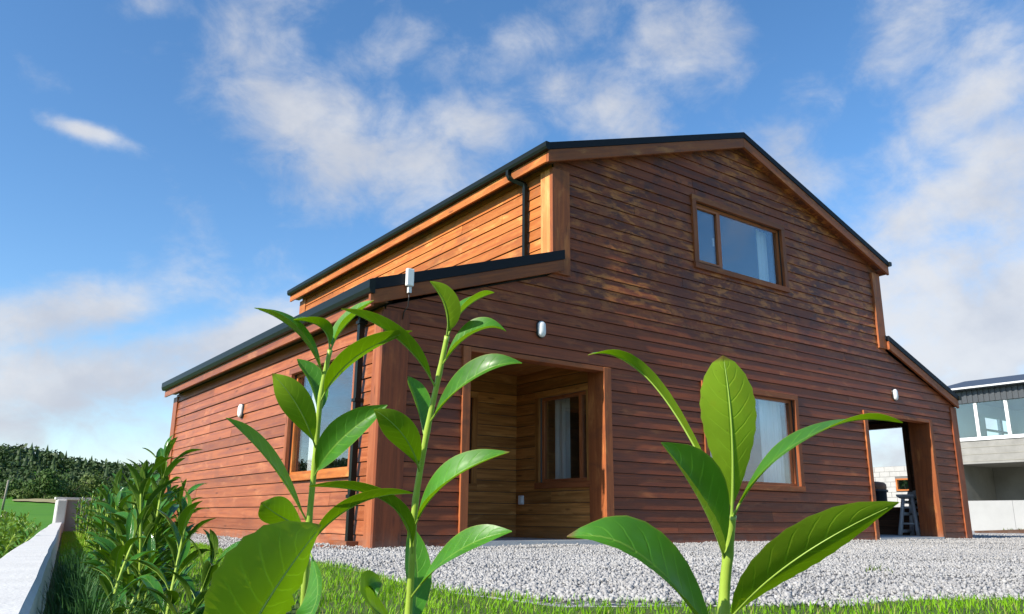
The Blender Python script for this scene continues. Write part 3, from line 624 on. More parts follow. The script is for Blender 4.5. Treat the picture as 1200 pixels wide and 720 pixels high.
w3['label'] = 'large side window with orange frame reflecting clouds'; w4['label'] = 'window on porch back wall'; w5['label'] = 'two-light window on porch side wall with white curtain'

# ------- roofs
def slope_roof(x0, z0_, x1, z1_, y0, y1, th, mat):
    mb = MB(); mb.poly_extrude([(x0, y0, z0_), (x1, y0, z1_), (x1, y0, z1_-th), (x0, y0, z0_-th)], (0, y1-y0, 0), along=(x1-x0, 0, z1_-z0_))
    n = int((y1-y0)/0.4); dx, dz = x1-x0, z1_-z0_; L = math.hypot(dx, dz); nx, nz = -dz/L, dx/L
    if nz < 0: nx, nz = -nx, -nz
    for i in range(1, n):                                       # standing ribs of the metal sheet
        y = y0+i*(y1-y0)/n; a = Vector((x0+dx*0.03, y, z0_+dz*0.03)); b = Vector((x0+dx*0.985, y, z0_+dz*0.985)); h = Vector((nx, 0, nz))*0.03; e = Vector((0, 0.02, 0))
        mb.hexa([a-e, b-e, b+e, a+e, a-e+h, b-e+h, b+e+h, a+e+h])
    return mb.build('roof', mat, house)
OY, OYL = 0.165, 0.10
RX, RZ = HW/2, 6.325
EZ, EX = 4.945, A-0.205
YB = HD+0.32
r1 = slope_roof(EX, EZ, RX-0.001, RZ, -OY+0.02, YB, 0.07, M['roof']); r2 = slope_roof(HW-EX, EZ, RX+0.001, RZ, -OY+0.02, YB, 0.07, M['roof'])
LX, LZ, LZ2 = -0.235, 2.715, 3.545
r3 = slope_roof(LX, LZ, A-0.002, LZ2, -OYL+0.02, YB-0.1, 0.07, M['roof'])
r4 = slope_roof(HW+0.07, 2.665, HW-A+0.002, 3.545, -OYL+0.02, YB-0.1, 0.07, M['roof'])
r1['label'] = 'upper gable roof slope on the sunny side'; r3['label'] = 'lower lean-to roof on the sunny side'; r4['label'] = 'lower lean-to roof at the right-hand end'
def rake(par, xa, za, xb, zb, y, bl, wd, mat, capmat, wth=0.045, ends=0):
    """capping strip and barge board following a slope on the gable front, cut plumb at both ends"""
    MB().poly_extrude([(xa, y-0.012, za+0.012), (xb, y-0.012, zb+0.012), (xb, y-0.012, zb-bl), (xa, y-0.012, za-bl)], (0, 0.09, 0), along=(xb-xa, 0, zb-za)).build('roof_capping', capmat, par)
    o = MB().poly_extrude([(xa, y, za-bl-0.001), (xb, y, zb-bl-0.001), (xb, y, zb-bl-wd), (xa, y, za-bl-wd)], (0, wth, 0), along=(xb-xa, 0, zb-za)).build('barge_board', mat, par)
    bv = o.modifiers.new('bevel', 'BEVEL'); bv.width = 0.004; bv.segments = 1
rake(r1, EX, EZ, RX-0.0015, RZ, -OY, 0.085, 0.165, M['trim'], M['roof'])
rake(r2, HW-EX, EZ, RX+0.0015, RZ, -OY, 0.085, 0.165, M['trim'], M['roof'])
rake(r3, LX, LZ, A+0.10, LZ2+0.034, -OYL, 0.11, 0.15, M['trim'], M['roof'])
rake(r4, HW+0.07, 2.665, HW-A+0.05, 3.53, -OYL, 0.085, 0.15, M['trim'], M['roof'])
# soffits under the gable overhang
def soff(par, xa, za, xb, zb, y0, y1, drop, mat):
    MB().poly_extrude([(xa, y0, za-drop), (xb, y0, zb-drop), (xb, y0, zb-drop-0.012), (xa, y0, za-drop-0.012)], (0, y1-y0, 0), along=(0, 1, 0)).build('soffit', mat, par)
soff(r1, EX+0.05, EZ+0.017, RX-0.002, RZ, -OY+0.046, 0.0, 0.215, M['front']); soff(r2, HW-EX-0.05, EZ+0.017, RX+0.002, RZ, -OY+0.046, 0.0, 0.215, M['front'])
# eaves: fascia, gutter, soffit along the sunny side (and plain eave opposite)
def eave(par, xw, xe, zt, y0, y1, fh, gh, mat, sgn=-1, glen=None):
    MB().box(min(xe, xe-sgn*0.03), max(xe, xe-sgn*0.03), y0+0.046, y1, zt-gh-fh, zt-0.075, along=(0, 1, 0)).build('fascia_board', mat, par)
    a, b = sorted((xe-sgn*0.031, xw+sgn*0.001)); MB().box(a, b, y0+0.05, y1, zt-gh-fh+0.062, zt-gh-fh+0.076, along=(0, 1, 0)).build('soffit', M['dark_wood'], par)
    pf = [(0.001, 0), (0.105, 0.0), (0.112, -0.008), (0.112, -gh*0.62), (0.088, -gh*0.93), (0.06, -gh), (0.001, -gh)]
    g = MB().poly_extrude([(xe+sgn*a_*0.62, y0-0.035, zt+0.012+b_) for a_, b_ in pf], (0, y1-y0+0.05, 0)).build('gutter', M['gutter'], par)
eave(r1, A, EX, EZ-0.01, -OY, YB, 0.12, 0.105, M['orange']); eave(r3, 0, LX+0.035, LZ-0.015, -OYL, YB-0.1, 0.105, 0.145, M['red'])
eave(r2, HW-A, HW-EX, EZ-0.01, -OY, YB, 0.135, 0.085, M['trim'], 1); eave(r4, HW, HW+0.07, 2.655, -OYL, YB-0.1, 0.12, 0.08, M['trim'], 1)
# downpipes
def sqpipe(pts, w_, par, name='downpipe'):
    mb = MB(); mb.tube(pts, w_/1.414, 4, 0, True, False); return mb.build(name, M['gutter'], par)
dp = sqpipe([(-0.085, 0.40, 2.56), (-0.085, 0.40, 2.44), (-0.085, 0.40, 0.03)], 0.062, left)
for z in (0.5, 1.5, 2.35): MB().box(-0.13, -0.03, 0.358, 0.442, z, z+0.035).build('pipe_bracket', M['gutter'], left)
sqpipe([(EX-0.03, 0.66, EZ-0.06), (EX-0.03, 0.66, EZ-0.16), (EX-0.02, 0.65, EZ-0.2), (A-0.085, 0.50, EZ-0.31), (A-0.08, 0.49, EZ-0.36), (A-0.08, 0.49, 3.50)], 0.054, ul)
MB().box(-0.16, -0.03, 0.30, 0.80, -0.005, 0.072).build('drain_block', M['trim'], left)

# ------- fittings on the walls
def lamp(loc, Dv, N, label):
    e = empty('wall_lamp', loc, label, 'lamp', 'oval bulkhead lamps on the house'); L = Vector(loc); Dv, N = Vector(Dv), Vector(N)
    def oval(rx, rz, d0, d1, crown, nm, mt):
        mb = MB(); n = 24; rings = [(1.0, d0), (1.0, d1)] + [(math.cos(q), d1+crown*math.sin(q)) for q in (0.4, 0.8, 1.15, 1.45)]
        for k_, d in rings:
            for i in range(n):
                a = 2*math.pi*i/n; cx, cz = math.cos(a), math.sin(a); hz = rz-rx
                mb.V.append(tuple(L+Dv*(rx*k_*cx)+Vector((0, 0, rx*k_*cz+(hz*(0.35+0.65*k_) if cz > 0 else -hz*(0.35+0.65*k_))))+N*d))
        for r_ in range(len(rings)-1):
            for i in range(n): mb.face([r_*n+i, r_*n+(i+1) % n, (r_+1)*n+(i+1) % n, (r_+1)*n+i], [(0, 0)]*4, 0, True)
        mb.face([(len(rings)-1)*n+i for i in range(n)], [(0, 0)]*n, 0, True); return mb.build(nm, mt, e)
    oval(0.062, 0.108, 0.02, 0.045, 0.004, 'lamp_base', M['black']); oval(0.053, 0.098, 0.046, 0.062, 0.028, 'diffuser', M['white'])
lamp((2.072, 0, 2.525), (1, 0, 0), (0, -1, 0), 'white oval wall lamp above the porch opening')
lamp((10.085, 0, 2.49), (1, 0, 0), (0, -1, 0), 'white oval wall lamp above the open store with the stool')
lamp((0, 4.39, 1.80), (0, -1, 0), (-1, 0, 0), 'white oval wall lamp on the sunlit red side wall')
an = empty('antenna_box', (0.19, -0.13, 2.80), 'small white upright antenna box with cable fixed to the barge board', 'antenna')
mb = MB().box(0.152, 0.238, -0.165, -0.118, 2.71, 2.905); o = mb.build('casing', M['white'], an); bv = o.modifiers.new('bevel', 'BEVEL'); bv.width = 0.01; bv.segments = 2
MB().box(0.178, 0.214, -0.158, -0.122, 2.635, 2.70).build('plug', M['grey_plastic'], an)
MB().tube([(0.196, -0.14, 2.64), (0.194, -0.137, 2.58), (0.199, -0.12, 2.49), (0.185, -0.06, 2.44), (0.18, -0.052, 2.36)], 0.006, 6).build('cable', M['black'], an)
so_ = empty('socket', (3.1, 1.68, 0.555), 'white outdoor socket low on the pale porch wall', 'socket')
o = MB().box(3.052, 3.094, 1.635, 1.725, 0.495, 0.615).build('cover', M['white'], so_); bv = o.modifiers.new('bevel', 'BEVEL'); bv.width = 0.008; bv.segments = 2
MB().box(3.046, 3.052, 1.65, 1.71, 0.51, 0.60).build('flap', M['white'], so_)

# ------- stool and barrel at the open store
st = empty('bar_stool', (11.83, 0.85, 0.052), 'grey bar stool with splayed legs standing inside the open store', 'stool')
X0, Y0 = 11.83, 0.80
def sp(u, v, z): return Vector((X0+u, Y0+v, 0.052+z))
for su in (-1, 1):
    for sv in (-1, 1):
        MB().tube([sp(su*0.135, sv*0.09, 0.70), sp(su*0.165, sv*0.12, 0.45), sp(su*0.20, sv*0.16, 0.15), sp(su*0.225, sv*0.18, 0.0)], [0.034, 0.038, 0.042, 0.044], 8).build('leg', M['grey_plastic'], st)
for z, t_ in ((0.08, 0.21), (0.40, 0.172), (0.62, 0.145)):
    for sv in (-1, 1):
        q = 0.07+0.12*(1-z/0.7); MB().tube([sp(-t_, sv*q, z), sp(t_, sv*q, z)], 0.03, 8).build('rung', M['grey_plastic'], st)
for z, t_ in ((0.22, 0.195), (0.52, 0.157)):
    for su in (-1, 1):
        q = 0.08+0.11*(1-z/0.7); MB().tube([sp(su*t_, -q, z), sp(su*t_, q, z)], 0.02, 8).build('rung', M['grey_plastic'], st)
mb = MB(); prof = [(-0.24, 0.765), (-0.2, 0.742), (-0.1, 0.722), (0.05, 0.718), (0.14, 0.735), (0.19, 0.79), (0.21, 0.85)]
pt = [sp(u, -0.17, z) for u, z in prof]+[sp(u-0.0, -0.17, z-0.036) for u, z in reversed(prof)]
o = mb.poly_extrude(pt, (0, 0.34, 0)).build('seat', M['grey_plastic'], st); bv = o.modifiers.new('bevel', 'BEVEL'); bv.width = 0.008; bv.segments = 2; bv.limit_method = 'ANGLE'
ba = empty('barrel', (14.0, 2.78, 0.0), 'black barrel with a brown domed lid beyond the store half wall', 'barrel')
def lathe(mb, c, prof, n=20, mi=0):
    b = len(mb.V)
    for r_, z in prof:
        for i in range(n): a = 2*math.pi*i/n; mb.V.append((c[0]+r_*math.cos(a), c[1]+r_*math.sin(a), c[2]+z))
    for k_ in range(len(prof)-1):
        for i in range(n): mb.face([b+k_*n+i, b+k_*n+(i+1) % n, b+(k_+1)*n+(i+1) % n, b+(k_+1)*n+i], [(0, 0)]*4, mi, True)
    return mb
lathe(MB(), (14, 2.78, 0), [(0.01, 0.0), (0.2, 0.0), (0.22, 0.04), (0.245, 0.5), (0.25, 0.95), (0.285, 0.955), (0.285, 1.0), (0.25, 1.005)]).build('body', M['black'], ba)
lathe(MB(), (14, 2.78, 0), [(0.25, 0.99), (0.26, 1.05), (0.255, 1.12), (0.22, 1.16), (0.1, 1.185), (0.005, 1.19)]).build('lid', M['terracotta'], ba)

# ------------------------------------------------------------------ garden wall with pier, cross wall behind
gw = empty('garden_wall', (wall_x(-2), -2, 0), 'low white rendered garden wall running back from lower left', 'wall')
mb = MB(); ys = np.linspace(-9.5, 8.9, 60); WT = 0.155
ring = []
for y in ys:
    x = wall_x(y); zt = 0.17+0.004*math.sin(y*1.3)+R.uniform(-0.0015, 0.0015); a = R.uniform(-0.002, 0.002)
    ring.append([(x-WT+a, y, -0.4), (x-WT+a, y, zt-0.012), (x-WT+0.015+a, y, zt), (x-0.012+a, y, zt+0.002), (x+a, y, zt-0.01), (x+0.012+a, y, -0.1)])
b = 0
for r_ in ring: mb.V += r_
for i in range(len(ring)-1):
    for j in range(5): q = i*6+j; mb.face([q+6, q+7, q+1, q], [(0, 0)]*4, 0, False)
mb.face([0, 1, 2, 3, 4, 5], [(0, 0)]*6); mb.face([(len(ring)-1)*6+j for j in range(6)][::-1], [(0, 0)]*6)
mb.build('coping', M['white_paint'], gw)
xp = wall_x(9.0)
pr_ = MB().box(xp-0.14, xp+0.02, 8.905, 9.15, -0.3, 0.56); o = pr_.build('pier', M['white_paint'], gw); bv = o.modifiers.new('bevel', 'BEVEL'); bv.width = 0.02; bv.segments = 2
cw = empty('cross_wall', (-0.5, 9.4, 0), 'grey garden cross wall with white capping behind the laurels', 'wall')
MB().box(xp+0.022, 1.6, 9.02, 9.14, -0.3, 0.555).build('body', M['concrete'], cw)
o = MB().box(xp-0.16, 1.65, 8.98, 9.18, 0.562, 0.60).build('capping', M['white_paint'], cw)

# ------------------------------------------------------------------ laurels
def leaf_mesh(name, P0, Pm, P1, width, N, fold=0.22, n=14, saw=0.0, wave=0.0, tipcurl=0.0, mats=LM, pet=0.10, rib=0.0012, thick=0.00045, twist=0.0, obo=0.25, notch=None):
    P0, Pm, P1, N = Vector(P0), Vector(Pm), Vector(P1), Vector(N).normalized(); Pc = Pm*2-(P0+P1)*0.5
    L = (Pm-P0).length+(P1-Pm).length; mb = MB(); rows = []; cen = []; ph = R.uniform(0, 6)
    js = (-1, -0.55, -0.14, 0.14, 0.55, 1) if n > 12 else (-1, -0.3, 0.3, 1)
    for i in range(n+1):
        t = i/n; c = P0*(1-t)**2+Pc*2*t*(1-t)+P1*t*t; T = ((Pc-P0)*(1-t)+(P1-Pc)*t).normalized()
        Nt = Matrix.Rotation(twist*(t-0.4), 3, T) @ N if twist else N
        S = T.cross(Nt).normalized(); Nn = S.cross(T).normalized()
        u = max(0.0, (t-pet)/(1-pet)); wd = width*0.5*(math.sin(math.pi*min(1, u**(0.95+0.55*obo)))**(0.80-0.2*obo) if 0 < u < 1 else 0)
        if u > 0.8: wd *= 1-0.4*(1-obo)*((u-0.8)/0.2)**1.5
        wd = max(wd, 0.0006)
        if tipcurl: c = c - Nn*tipcurl*L*max(0, t-0.72)**2*6
        cen.append((c, Nn)); row = []
        for jn in js:
            s_ = 1.0
            if saw and abs(jn) == 1: s_ = 1+saw*(1 if i % 2 else -0.4)
            if notch and jn == notch[0] and abs(t-notch[1]) < notch[2]: s_ *= notch[3]
            h = fold*abs(jn)**1.3*wd + wave*wd*math.sin(t*11+ph+jn)*abs(jn)
            row.append(c+S*(wd*jn*s_)+Nn*h)
        rows.append((row, Nn, t))
    m_ = len(js); idx = {}
    for side in (0, 1):
        for i, (row, Nn, t) in enumerate(rows):
            for j, p in enumerate(row):
                idx[side, i, j] = len(mb.V); mb.V.append(tuple(p-Nn*(thick if side and 0 < j < m_-1 else 0.00008*side)))
    for i in range(n):
        for j in range(m_-1):
            uvs = [(0.5+0.5*js[j], i/n), (0.5+0.5*js[j+1], i/n), (0.5+0.5*js[j+1], (i+1)/n), (0.5+0.5*js[j], (i+1)/n)]
            a = [idx[0, i, j], idx[0, i, j+1], idx[0, i+1, j+1], idx[0, i+1, j]]; mb.face(a, uvs, 0, True)
            a = [idx[1, i, j], idx[1, i+1, j], idx[1, i+1, j+1], idx[1, i, j+1]]; mb.face(a, [uvs[0], uvs[3], uvs[2], uvs[1]], 1, True)
    kk = range(0, n, 1 if n > 12 else 2)
    mb.tube([cen[i][0]-cen[i][1]*(thick+rib*0.35*(1-i/n)) for i in kk], [rib*(1-0.85*i/n) for i in kk], 6, 2, False)
    return mb.mesh(name, mats)

def toward(p): return (Vector(CAM)-p).normalized()
RTv, UPv, FWv = Vector(RT), Vector(UP), Vector(FW)
STEM = {}
def place_leaf(plant, base, mid, tip, dep, wpx, face, d_mid=0.0, d_tip=0.0, wreal=0.037, side=1, **kw):
    """base/mid/tip are seen at these spots of the photograph; dep is metres from the camera. face>0 shows the glossy top"""
    B, Mi, T_ = at(base[0], base[1], dep), at(mid[0], mid[1], dep+d_mid), at(tip[0], tip[1], dep+d_tip)
    near = min(STEM.get(plant.name, [B]), key=lambda q: (q-B).length)
    if (near-B).length < 0.05: B = near.copy()                 # the leaf stalk grows out of the stem
    wr = wreal*(0.92+0.16*R.random()); ra = min(0.98, 0.88*wpx/FPX*dep/wr); f = max(0.05, ra-0.55*kw.get('fold', 0.22)*(1-ra))*(1 if face > 0 else -1)
    tc = toward(Mi); ax = (T_-B).normalized(); pp = ax.cross(tc).normalized()
    if pp.z < 0: pp = -pp
    pp = pp*side
    Nn = tc*f + pp*math.sqrt(1-f*f)
    return link('leaf', leaf_mesh('leaf', B, Mi, T_, wr, Nn, n=22, **kw), plant)
def stem_obj(plant, pts, r0, r1, n=10, mat=None):
    pts = [Vector(p) for p in pts]; fine = []
    for i in range(len(pts)-1):                                  # Catmull-Rom through the points
        p0, p1, p2, p3 = pts[max(i-1, 0)], pts[i], pts[i+1], pts[min(i+2, len(pts)-1)]
        for q in range(5):
            t = q/5; fine.append(0.5*((2*p1)+(p2-p0)*t+(2*p0-5*p1+4*p2-p3)*t*t+(3*p1-p0-3*p2+p3)*t**3))
    fine.append(pts[-1]); k_ = len(fine); STEM[plant.name] = [a*(1-q/4)+b*q/4 for a, b in zip(fine[:-1], fine[1:]) for q in range(4)]+[fine[-1]]
    rad = [(r0+(r1-r0)*i/(k_-1))*(1.0+(0.14 if i % 5 == 0 else 0)) for i in range(k_)]
    MB().tube(fine, rad, n).build('stem', mat or M['stem'], plant)

# right-hand young laurel
DA = 0.66
def down(p): return Vector((p.x-0.01, p.y+0.01, 0.0))
pa_ = at(848, 720, DA); g = down(pa_)
LA = empty('laurel_plant', g, 'young laurel with one broad upright leaf in front of the gravel, right of centre', 'plant')
stem_obj(LA, [g, (g+pa_)/2, pa_, at(853, 650, DA), at(857, 604, DA)], 0.0052, 0.0040)
place_leaf(LA, (857, 602), (857, 505), (847, 417), DA, 72, -0.96, 0.0, 0.012, fold=0.10, saw=0.03, pet=0.04, rib=0.0014, obo=1.0, wreal=0.051)
place_leaf(LA, (857, 604), (765, 449), (689, 416), DA+0.012, 17, -0.42, 0.04, 0.05, fold=0.12, saw=0.03, pet=0.02, wreal=0.051)
place_leaf(LA, (846, 664), (823, 590), (775, 519), DA-0.004, 52, 0.82, -0.02, -0.035, fold=0.7, saw=0.02, side=1, wreal=0.051)
place_leaf(LA, (858, 610), (930, 522), (1053, 481), DA-0.004, 22, 0.55, -0.02, 0.0, fold=0.16, side=1, tipcurl=0.12, saw=0.02, wreal=0.051)
place_leaf(LA, (846, 775), (779, 676), (675, 612), DA-0.006, 54, 0.80, -0.04, -0.06, fold=0.55, tipcurl=0.18, saw=0.03, wreal=0.051)
place_leaf(LA, (853, 738), (925, 660), (1053, 589), DA-0.01, 55, -0.85, -0.04, -0.05, fold=0.22, saw=0.03, side=1, wreal=0.051)
# centre laurel
DB = 0.95
pb_ = at(478, 725, DB); g = down(pb_)
LB = empty('laurel_plant', g, 'tall young laurel standing in front of the house corner and porch', 'plant')
stem_obj(LB, [g, (g+pb_)/2, pb_, at(483, 655, DB), at(487, 587, DB), at(501, 503, DB), at(515, 437, DB), at(524, 394, DB)], 0.0050, 0.0030)
place_leaf(LB, (524, 396), (523, 360), (504, 330), DB, 26, -0.75, -0.02, -0.03, fold=0.45)
place_leaf(LB, (526, 396), (544, 362), (579, 343), DB+0.005, 13, 0.45, 0.0, 0.02, fold=0.4)
place_leaf(LB, (521, 430), (551, 392), (594, 383), DB, 19, 0.55, -0.02, -0.02, fold=0.5, tipcurl=0.12)
place_leaf(LB, (507, 455), (468, 398), (400, 362), DB, 20, -0.5, -0.03, -0.05, fold=0.3)
place_leaf(LB, (508, 500), (548, 447), (611, 420), DB-0.01, 27, 0.62, -0.03, -0.04, fold=0.55, tipcurl=0.10)
place_leaf(LB, (494, 510), (489, 473), (478, 441), DB+0.02, 29, 0.8, 0.03, 0.05, fold=0.5)
place_leaf(LB, (490, 555), (474, 512), (438, 480), DB-0.01, 44, -0.9, -0.03, -0.05, fold=0.18)
place_leaf(LB, (494, 622), (524, 565), (597, 530), DB-0.01, 27, 0.70, -0.03, -0.03, fold=0.65)
place_leaf(LB, (477, 655), (456, 590), (362, 570), DB-0.01, 17, -0.42, -0.04, -0.06, fold=0.3)
place_leaf(LB, (483, 705), (531, 650), (600, 623), DB-0.01, 30, 0.6, -0.05, -0.07, fold=0.4, pet=0.16)
place_leaf(LB, (490, 745), (489, 682), (479, 612), DB+0.03, 38, 0.92, 0.06, 0.09, fold=0.25)
place_leaf(LB, (470, 748), (428, 700), (455, 678), DB-0.05, 30, 0.7, -0.06, -0.06, fold=0.45, tipcurl=0.15)
# left laurel
DC = 0.97
pc_ = at(354, 725, DC); g = down(pc_)
LC = empty('laurel_plant', g, 'tall young laurel in front of the red side wall window, left of centre', 'plant')
stem_obj(LC, [g, (g+pc_)/2, pc_, at(357, 690, DC), at(362, 614, DC), at(369, 542, DC), at(376, 464, DC), at(387, 410, DC)], 0.0050, 0.0029)
place_leaf(LC, (376, 440), (350, 391), (298, 361), DC, 17, 0.45, -0.03, -0.05, fold=0.4, twist=0.6)
place_leaf(LC, (386, 410), (377, 384), (343, 375), DC, 15, -0.5, 0.0, -0.02, fold=0.4)
place_leaf(LC, (389, 410), (404, 382), (438, 352), DC, 13, 0.5, 0.02, 0.02, fold=0.5)
place_leaf(LC, (372, 489), (367, 452), (348, 421), DC+0.02, 31, 0.8, 0.03, 0.05, fold=0.5)
place_leaf(LC, (365, 527), (350, 478), (319, 438), DC-0.01, 46, -0.92, -0.02, -0.03, fold=0.16)
place_leaf(LC, (384, 472), (414, 420), (483, 388), DC-0.01, 27, -0.6, -0.03, -0.05, fold=0.26)
place_leaf(LC, (372, 564), (398, 517), (454, 475), DC-0.01, 40, 0.85, -0.03, -0.04, fold=0.65)
place_leaf(LC, (354, 612), (317, 542), (265, 490), DC, 19, 0.5, -0.03, -0.06, fold=0.35)
place_leaf(LC, (352, 628), (330, 606), (306, 589), DC-0.02, 40, -0.8, -0.03, -0.05, fold=0.5)
place_leaf(LC, (362, 648), (412, 594), (484, 578), DC-0.02, 20, -0.5, -0.05, -0.07, fold=0.28)
place_leaf(LC, (366, 650), (372, 700), (340, 740), DC-0.03, 30, 0.7, -0.05, -0.08, fold=0.4)
# the near leaf at the bottom edge
DD = 0.42
tipD = at(373, 617, DD); bsD = at(262, 800, DD-0.03); g = Vector((bsD.x, bsD.y, 0.0))
LD = empty('laurel_plant', g, 'near laurel shoot with one big backlit leaf at the bottom edge of the photo', 'plant')
stem_obj(LD, [g, (g+bsD)/2, bsD], 0.0055, 0.004)
place_leaf(LD, (262, 800), (312, 705), (376, 616), DD-0.03, 118, -0.93, 0.0, 0.03, fold=0.36, saw=0.05, pet=0.05, rib=0.0010, notch=(-1, 0.66, 0.03, 0.86), wreal=0.054)
place_leaf(LD, (262, 800), (190, 780), (120, 800), DD-0.03, 50, 0.6, 0.02, 0.03, fold=0.3, wreal=0.054)

# laurel row along the wall: leaf shapes shared between the plants
VAR = []
for i in range(7):
    L_ = 0.115+0.012*(i % 3); up_ = R.uniform(0.2, 0.6)
    VAR.append(leaf_mesh('leaf', (0, 0, 0), (L_*0.5, 0, L_*0.06*(1+up_)), (L_*0.98, R.uniform(-0.01, 0.01), -L_*R.uniform(-0.05, 0.14)), R.uniform(0.023, 0.031), (0, 0, 1), fold=R.uniform(0.2, 0.6), n=9, wave=0.08, pet=0.12, tipcurl=R.uniform(0, 0.15), twist=R.uniform(-0.5, 0.5), mats=LM3))
VAR2 = [leaf_mesh('leaf', (0, 0, 0), (0.035, 0, 0.008), (0.068, 0, -0.006), 0.028, (0, 0, 1), fold=0.3, n=7, mats=LM2) for i in range(2)]
def shrub(name, x, y, h, nstem, nleaf, label, group, var=VAR, scale=1.0, spread=0.10):
    e = empty(name, (x, y, 0), label, 'plant', group)
    nleaf = int(nleaf*1.45) if var is VAR else nleaf; scale = scale*0.9 if var is VAR else scale
    for s_ in range(nstem):
        a = R.uniform(0, 6.28); hh = h*(1.0 if s_ == 0 else R.uniform(0.62, 0.95)); sp_ = 0 if s_ == 0 else spread
        p0 = Vector((x+0.25*sp_*math.cos(a), y+0.25*sp_*math.sin(a), 0)); p2 = Vector((x+sp_*math.cos(a)+R.uniform(-0.03, 0.03), y+sp_*math.sin(a)+R.uniform(-0.03, 0.03), hh)); p1 = (p0+p2)/2+Vector((R.uniform(-0.02, 0.02), R.uniform(-0.02, 0.02), 0))
        stem_obj(e, [p0, p1, p2], 0.0052, 0.003, 6)
        az_ = R.uniform(0, 6.28)
        for l_ in range(nleaf):
            f = 0.10+0.90*(l_+0.5)/nleaf; p = p0*(1-f)**2+(p1*2-(p0+p2)*0.5)*2*f*(1-f)+p2*f*f
            az_ += 2.4+R.uniform(-0.35, 0.35); el = math.radians(R.uniform(20, 52)+22*f**2 + (22 if l_ >= nleaf-2 else 0))
            sc = scale*R.uniform(0.75, 1.1)*(0.72 if l_ >= nleaf-2 else 1.0)
            o = bpy.data.objects.new('leaf', var[R.randrange(len(var))]); COL.objects.link(o); o.parent = e; o.location = p-Vector((x, y, 0))
            o.rotation_euler = (Matrix.Rotation(az_, 3, 'Z') @ Matrix.Rotation(-el, 3, 'Y') @ Matrix.Rotation(R.uniform(-0.45, 0.45), 3, 'X')).to_euler(); o.scale = (sc,)*3
    return e
ORD = ['', 'second', 'third', 'fourth', 'fifth', 'sixth', 'seventh', 'eighth', 'ninth', 'tenth', 'eleventh', 'twelfth', 'thirteenth', 'fourteenth', 'fifteenth', 'sixteenth', 'seventeenth', 'eighteenth', 'nineteenth', 'twentieth']
EXTRA = [(-5.3, 0.27, 2, 10, 0.19, 1.1), (-4.55, 0.36, 2, 14, 0.22, 1.15), (-4.05, 0.40, 2, 14, 0.24, 1.15), (-3.15, 0.44, 2, 14, 0.22, 1.1)]
ROW = EXTRA + [(-5.50, 0.30, 2, 11, 0.27, 1.2), (-5.10, 0.515, 2, 24, 0.265, 1.1), (-4.75, 0.36, 3, 15, 0.31, 1.2), (-4.35, 0.44, 3, 18, 0.40, 1.15), (-3.85, 0.50, 3, 18, 0.30, 1.15), (-3.45, 0.48, 3, 18, 0.44, 1.15), (-2.9, 0.54, 3, 18, 0.30, 1.15), (-2.4, 0.52, 3, 16, 0.46, 1.1), (-1.8, 0.56, 3, 16, 0.30, 1.1), (-1.1, 0.54, 3, 16, 0.46, 1.1), (-0.3, 0.56, 3, 15, 0.30, 1.1), (0.7, 0.58, 3, 14, 0.40, 1.1), (1.8, 0.56, 3, 14, 0.26, 1.1), (3.1, 0.58, 3, 13, 0.36, 1.1), (4.6, 0.58, 3, 12, 0.24, 1.1), (6.3, 0.58, 3, 12, 0.26, 1.1)]
ROW.sort()
for q, (y, h, ns, nl, off, sc) in enumerate(ROW):
    lb = 'lowest and nearest laurel of the row along the white wall' if q == 0 else 'tall leafy laurel in the row along the white wall, tallest near the camera' if abs(y+5.1) < 0.01 else 'farthest laurel of the row, at the far end of the white wall' if q == len(ROW)-1 else ORD[q]+' laurel back in the row along the white wall'
    shrub('laurel_plant', wall_x(y)+off-0.02, y, h-0.055*(h > 0.42), ns, nl, lb, 'laurels planted along the garden wall', scale=sc)
OUT = ['low yellow-green shrub against the outer side of the white wall, nearest in the photo', 'second yellow-green shrub outside the white wall, just beyond the nearest', 'third yellow-green shrub outside the white wall, counting from the camera', 'fourth yellow-green shrub outside the white wall, near the short fence post', 'fifth yellow-green shrub outside the white wall, beyond the short post', 'farthest yellow-green shrub outside the white wall, by the green field']
for (y, h, dx_), lb in zip([(-1.9, 0.23, 0.13), (-0.6, 0.26, 0.20), (0.7, 0.28, 0.27), (2.1, 0.30, 0.34), (3.6, 0.32, 0.42), (5.4, 0.33, 0.46)], OUT):
    shrub('shrub', wall_x(y)-WT-dx_, y, h, 8, 15, lb, 'shrubs outside the garden wall', VAR2, 1.15, 0.22)
# rank grass tufts in the shade at the foot of the wall
for (y, off, nb), lb in zip([(-5.35, 0.11, 280), (-4.65, 0.11, 260), (-3.9, 0.10, 220), (-3.1, 0.10, 180)], ['dark grass tuft at the wall foot, nearest of the tufts', 'dark grass tuft at the wall foot, second from the front', 'dark grass tuft at the wall foot, third from the front', 'dark grass tuft at the wall foot, farthest of the tufts']):
    cx = wall_x(y)+off; V_, F_2, T_2 = [], [], []
    for q in range(nb):
        a = R.uniform(0, 6.28); r0 = R.uniform(0, 0.10); h = R.uniform(0.09, 0.22); l = R.uniform(0.08, 0.20); c_, s_ = math.cos(a), math.sin(a); b0 = len(V_); wd = R.uniform(0.0016, 0.0028)
        if c_ < 0: l *= 0.35
        for i in range(5):
            t = i/4; x = cx+c_*(r0+l*t*t); yy = y+s_*(r0+l*t*t*1.6); z = h*(1.7*t-0.95*t*t)
            ww = wd*(1-t*0.9); V_ += [(x-s_*ww, yy+c_*ww, z), (x+s_*ww, yy-c_*ww, z)]
        F_2 += [(b0+2*i, b0+2*i+1, b0+2*i+3, b0+2*i+2) for i in range(4)]; T_2 += [R.random()]*10
    o = link('grass_tuft', np_mesh('grass_tuft', V_, F_2, M['rank_grass'], T_2)); tag(o, lb, 'grass', 'grass tufts at the wall foot')

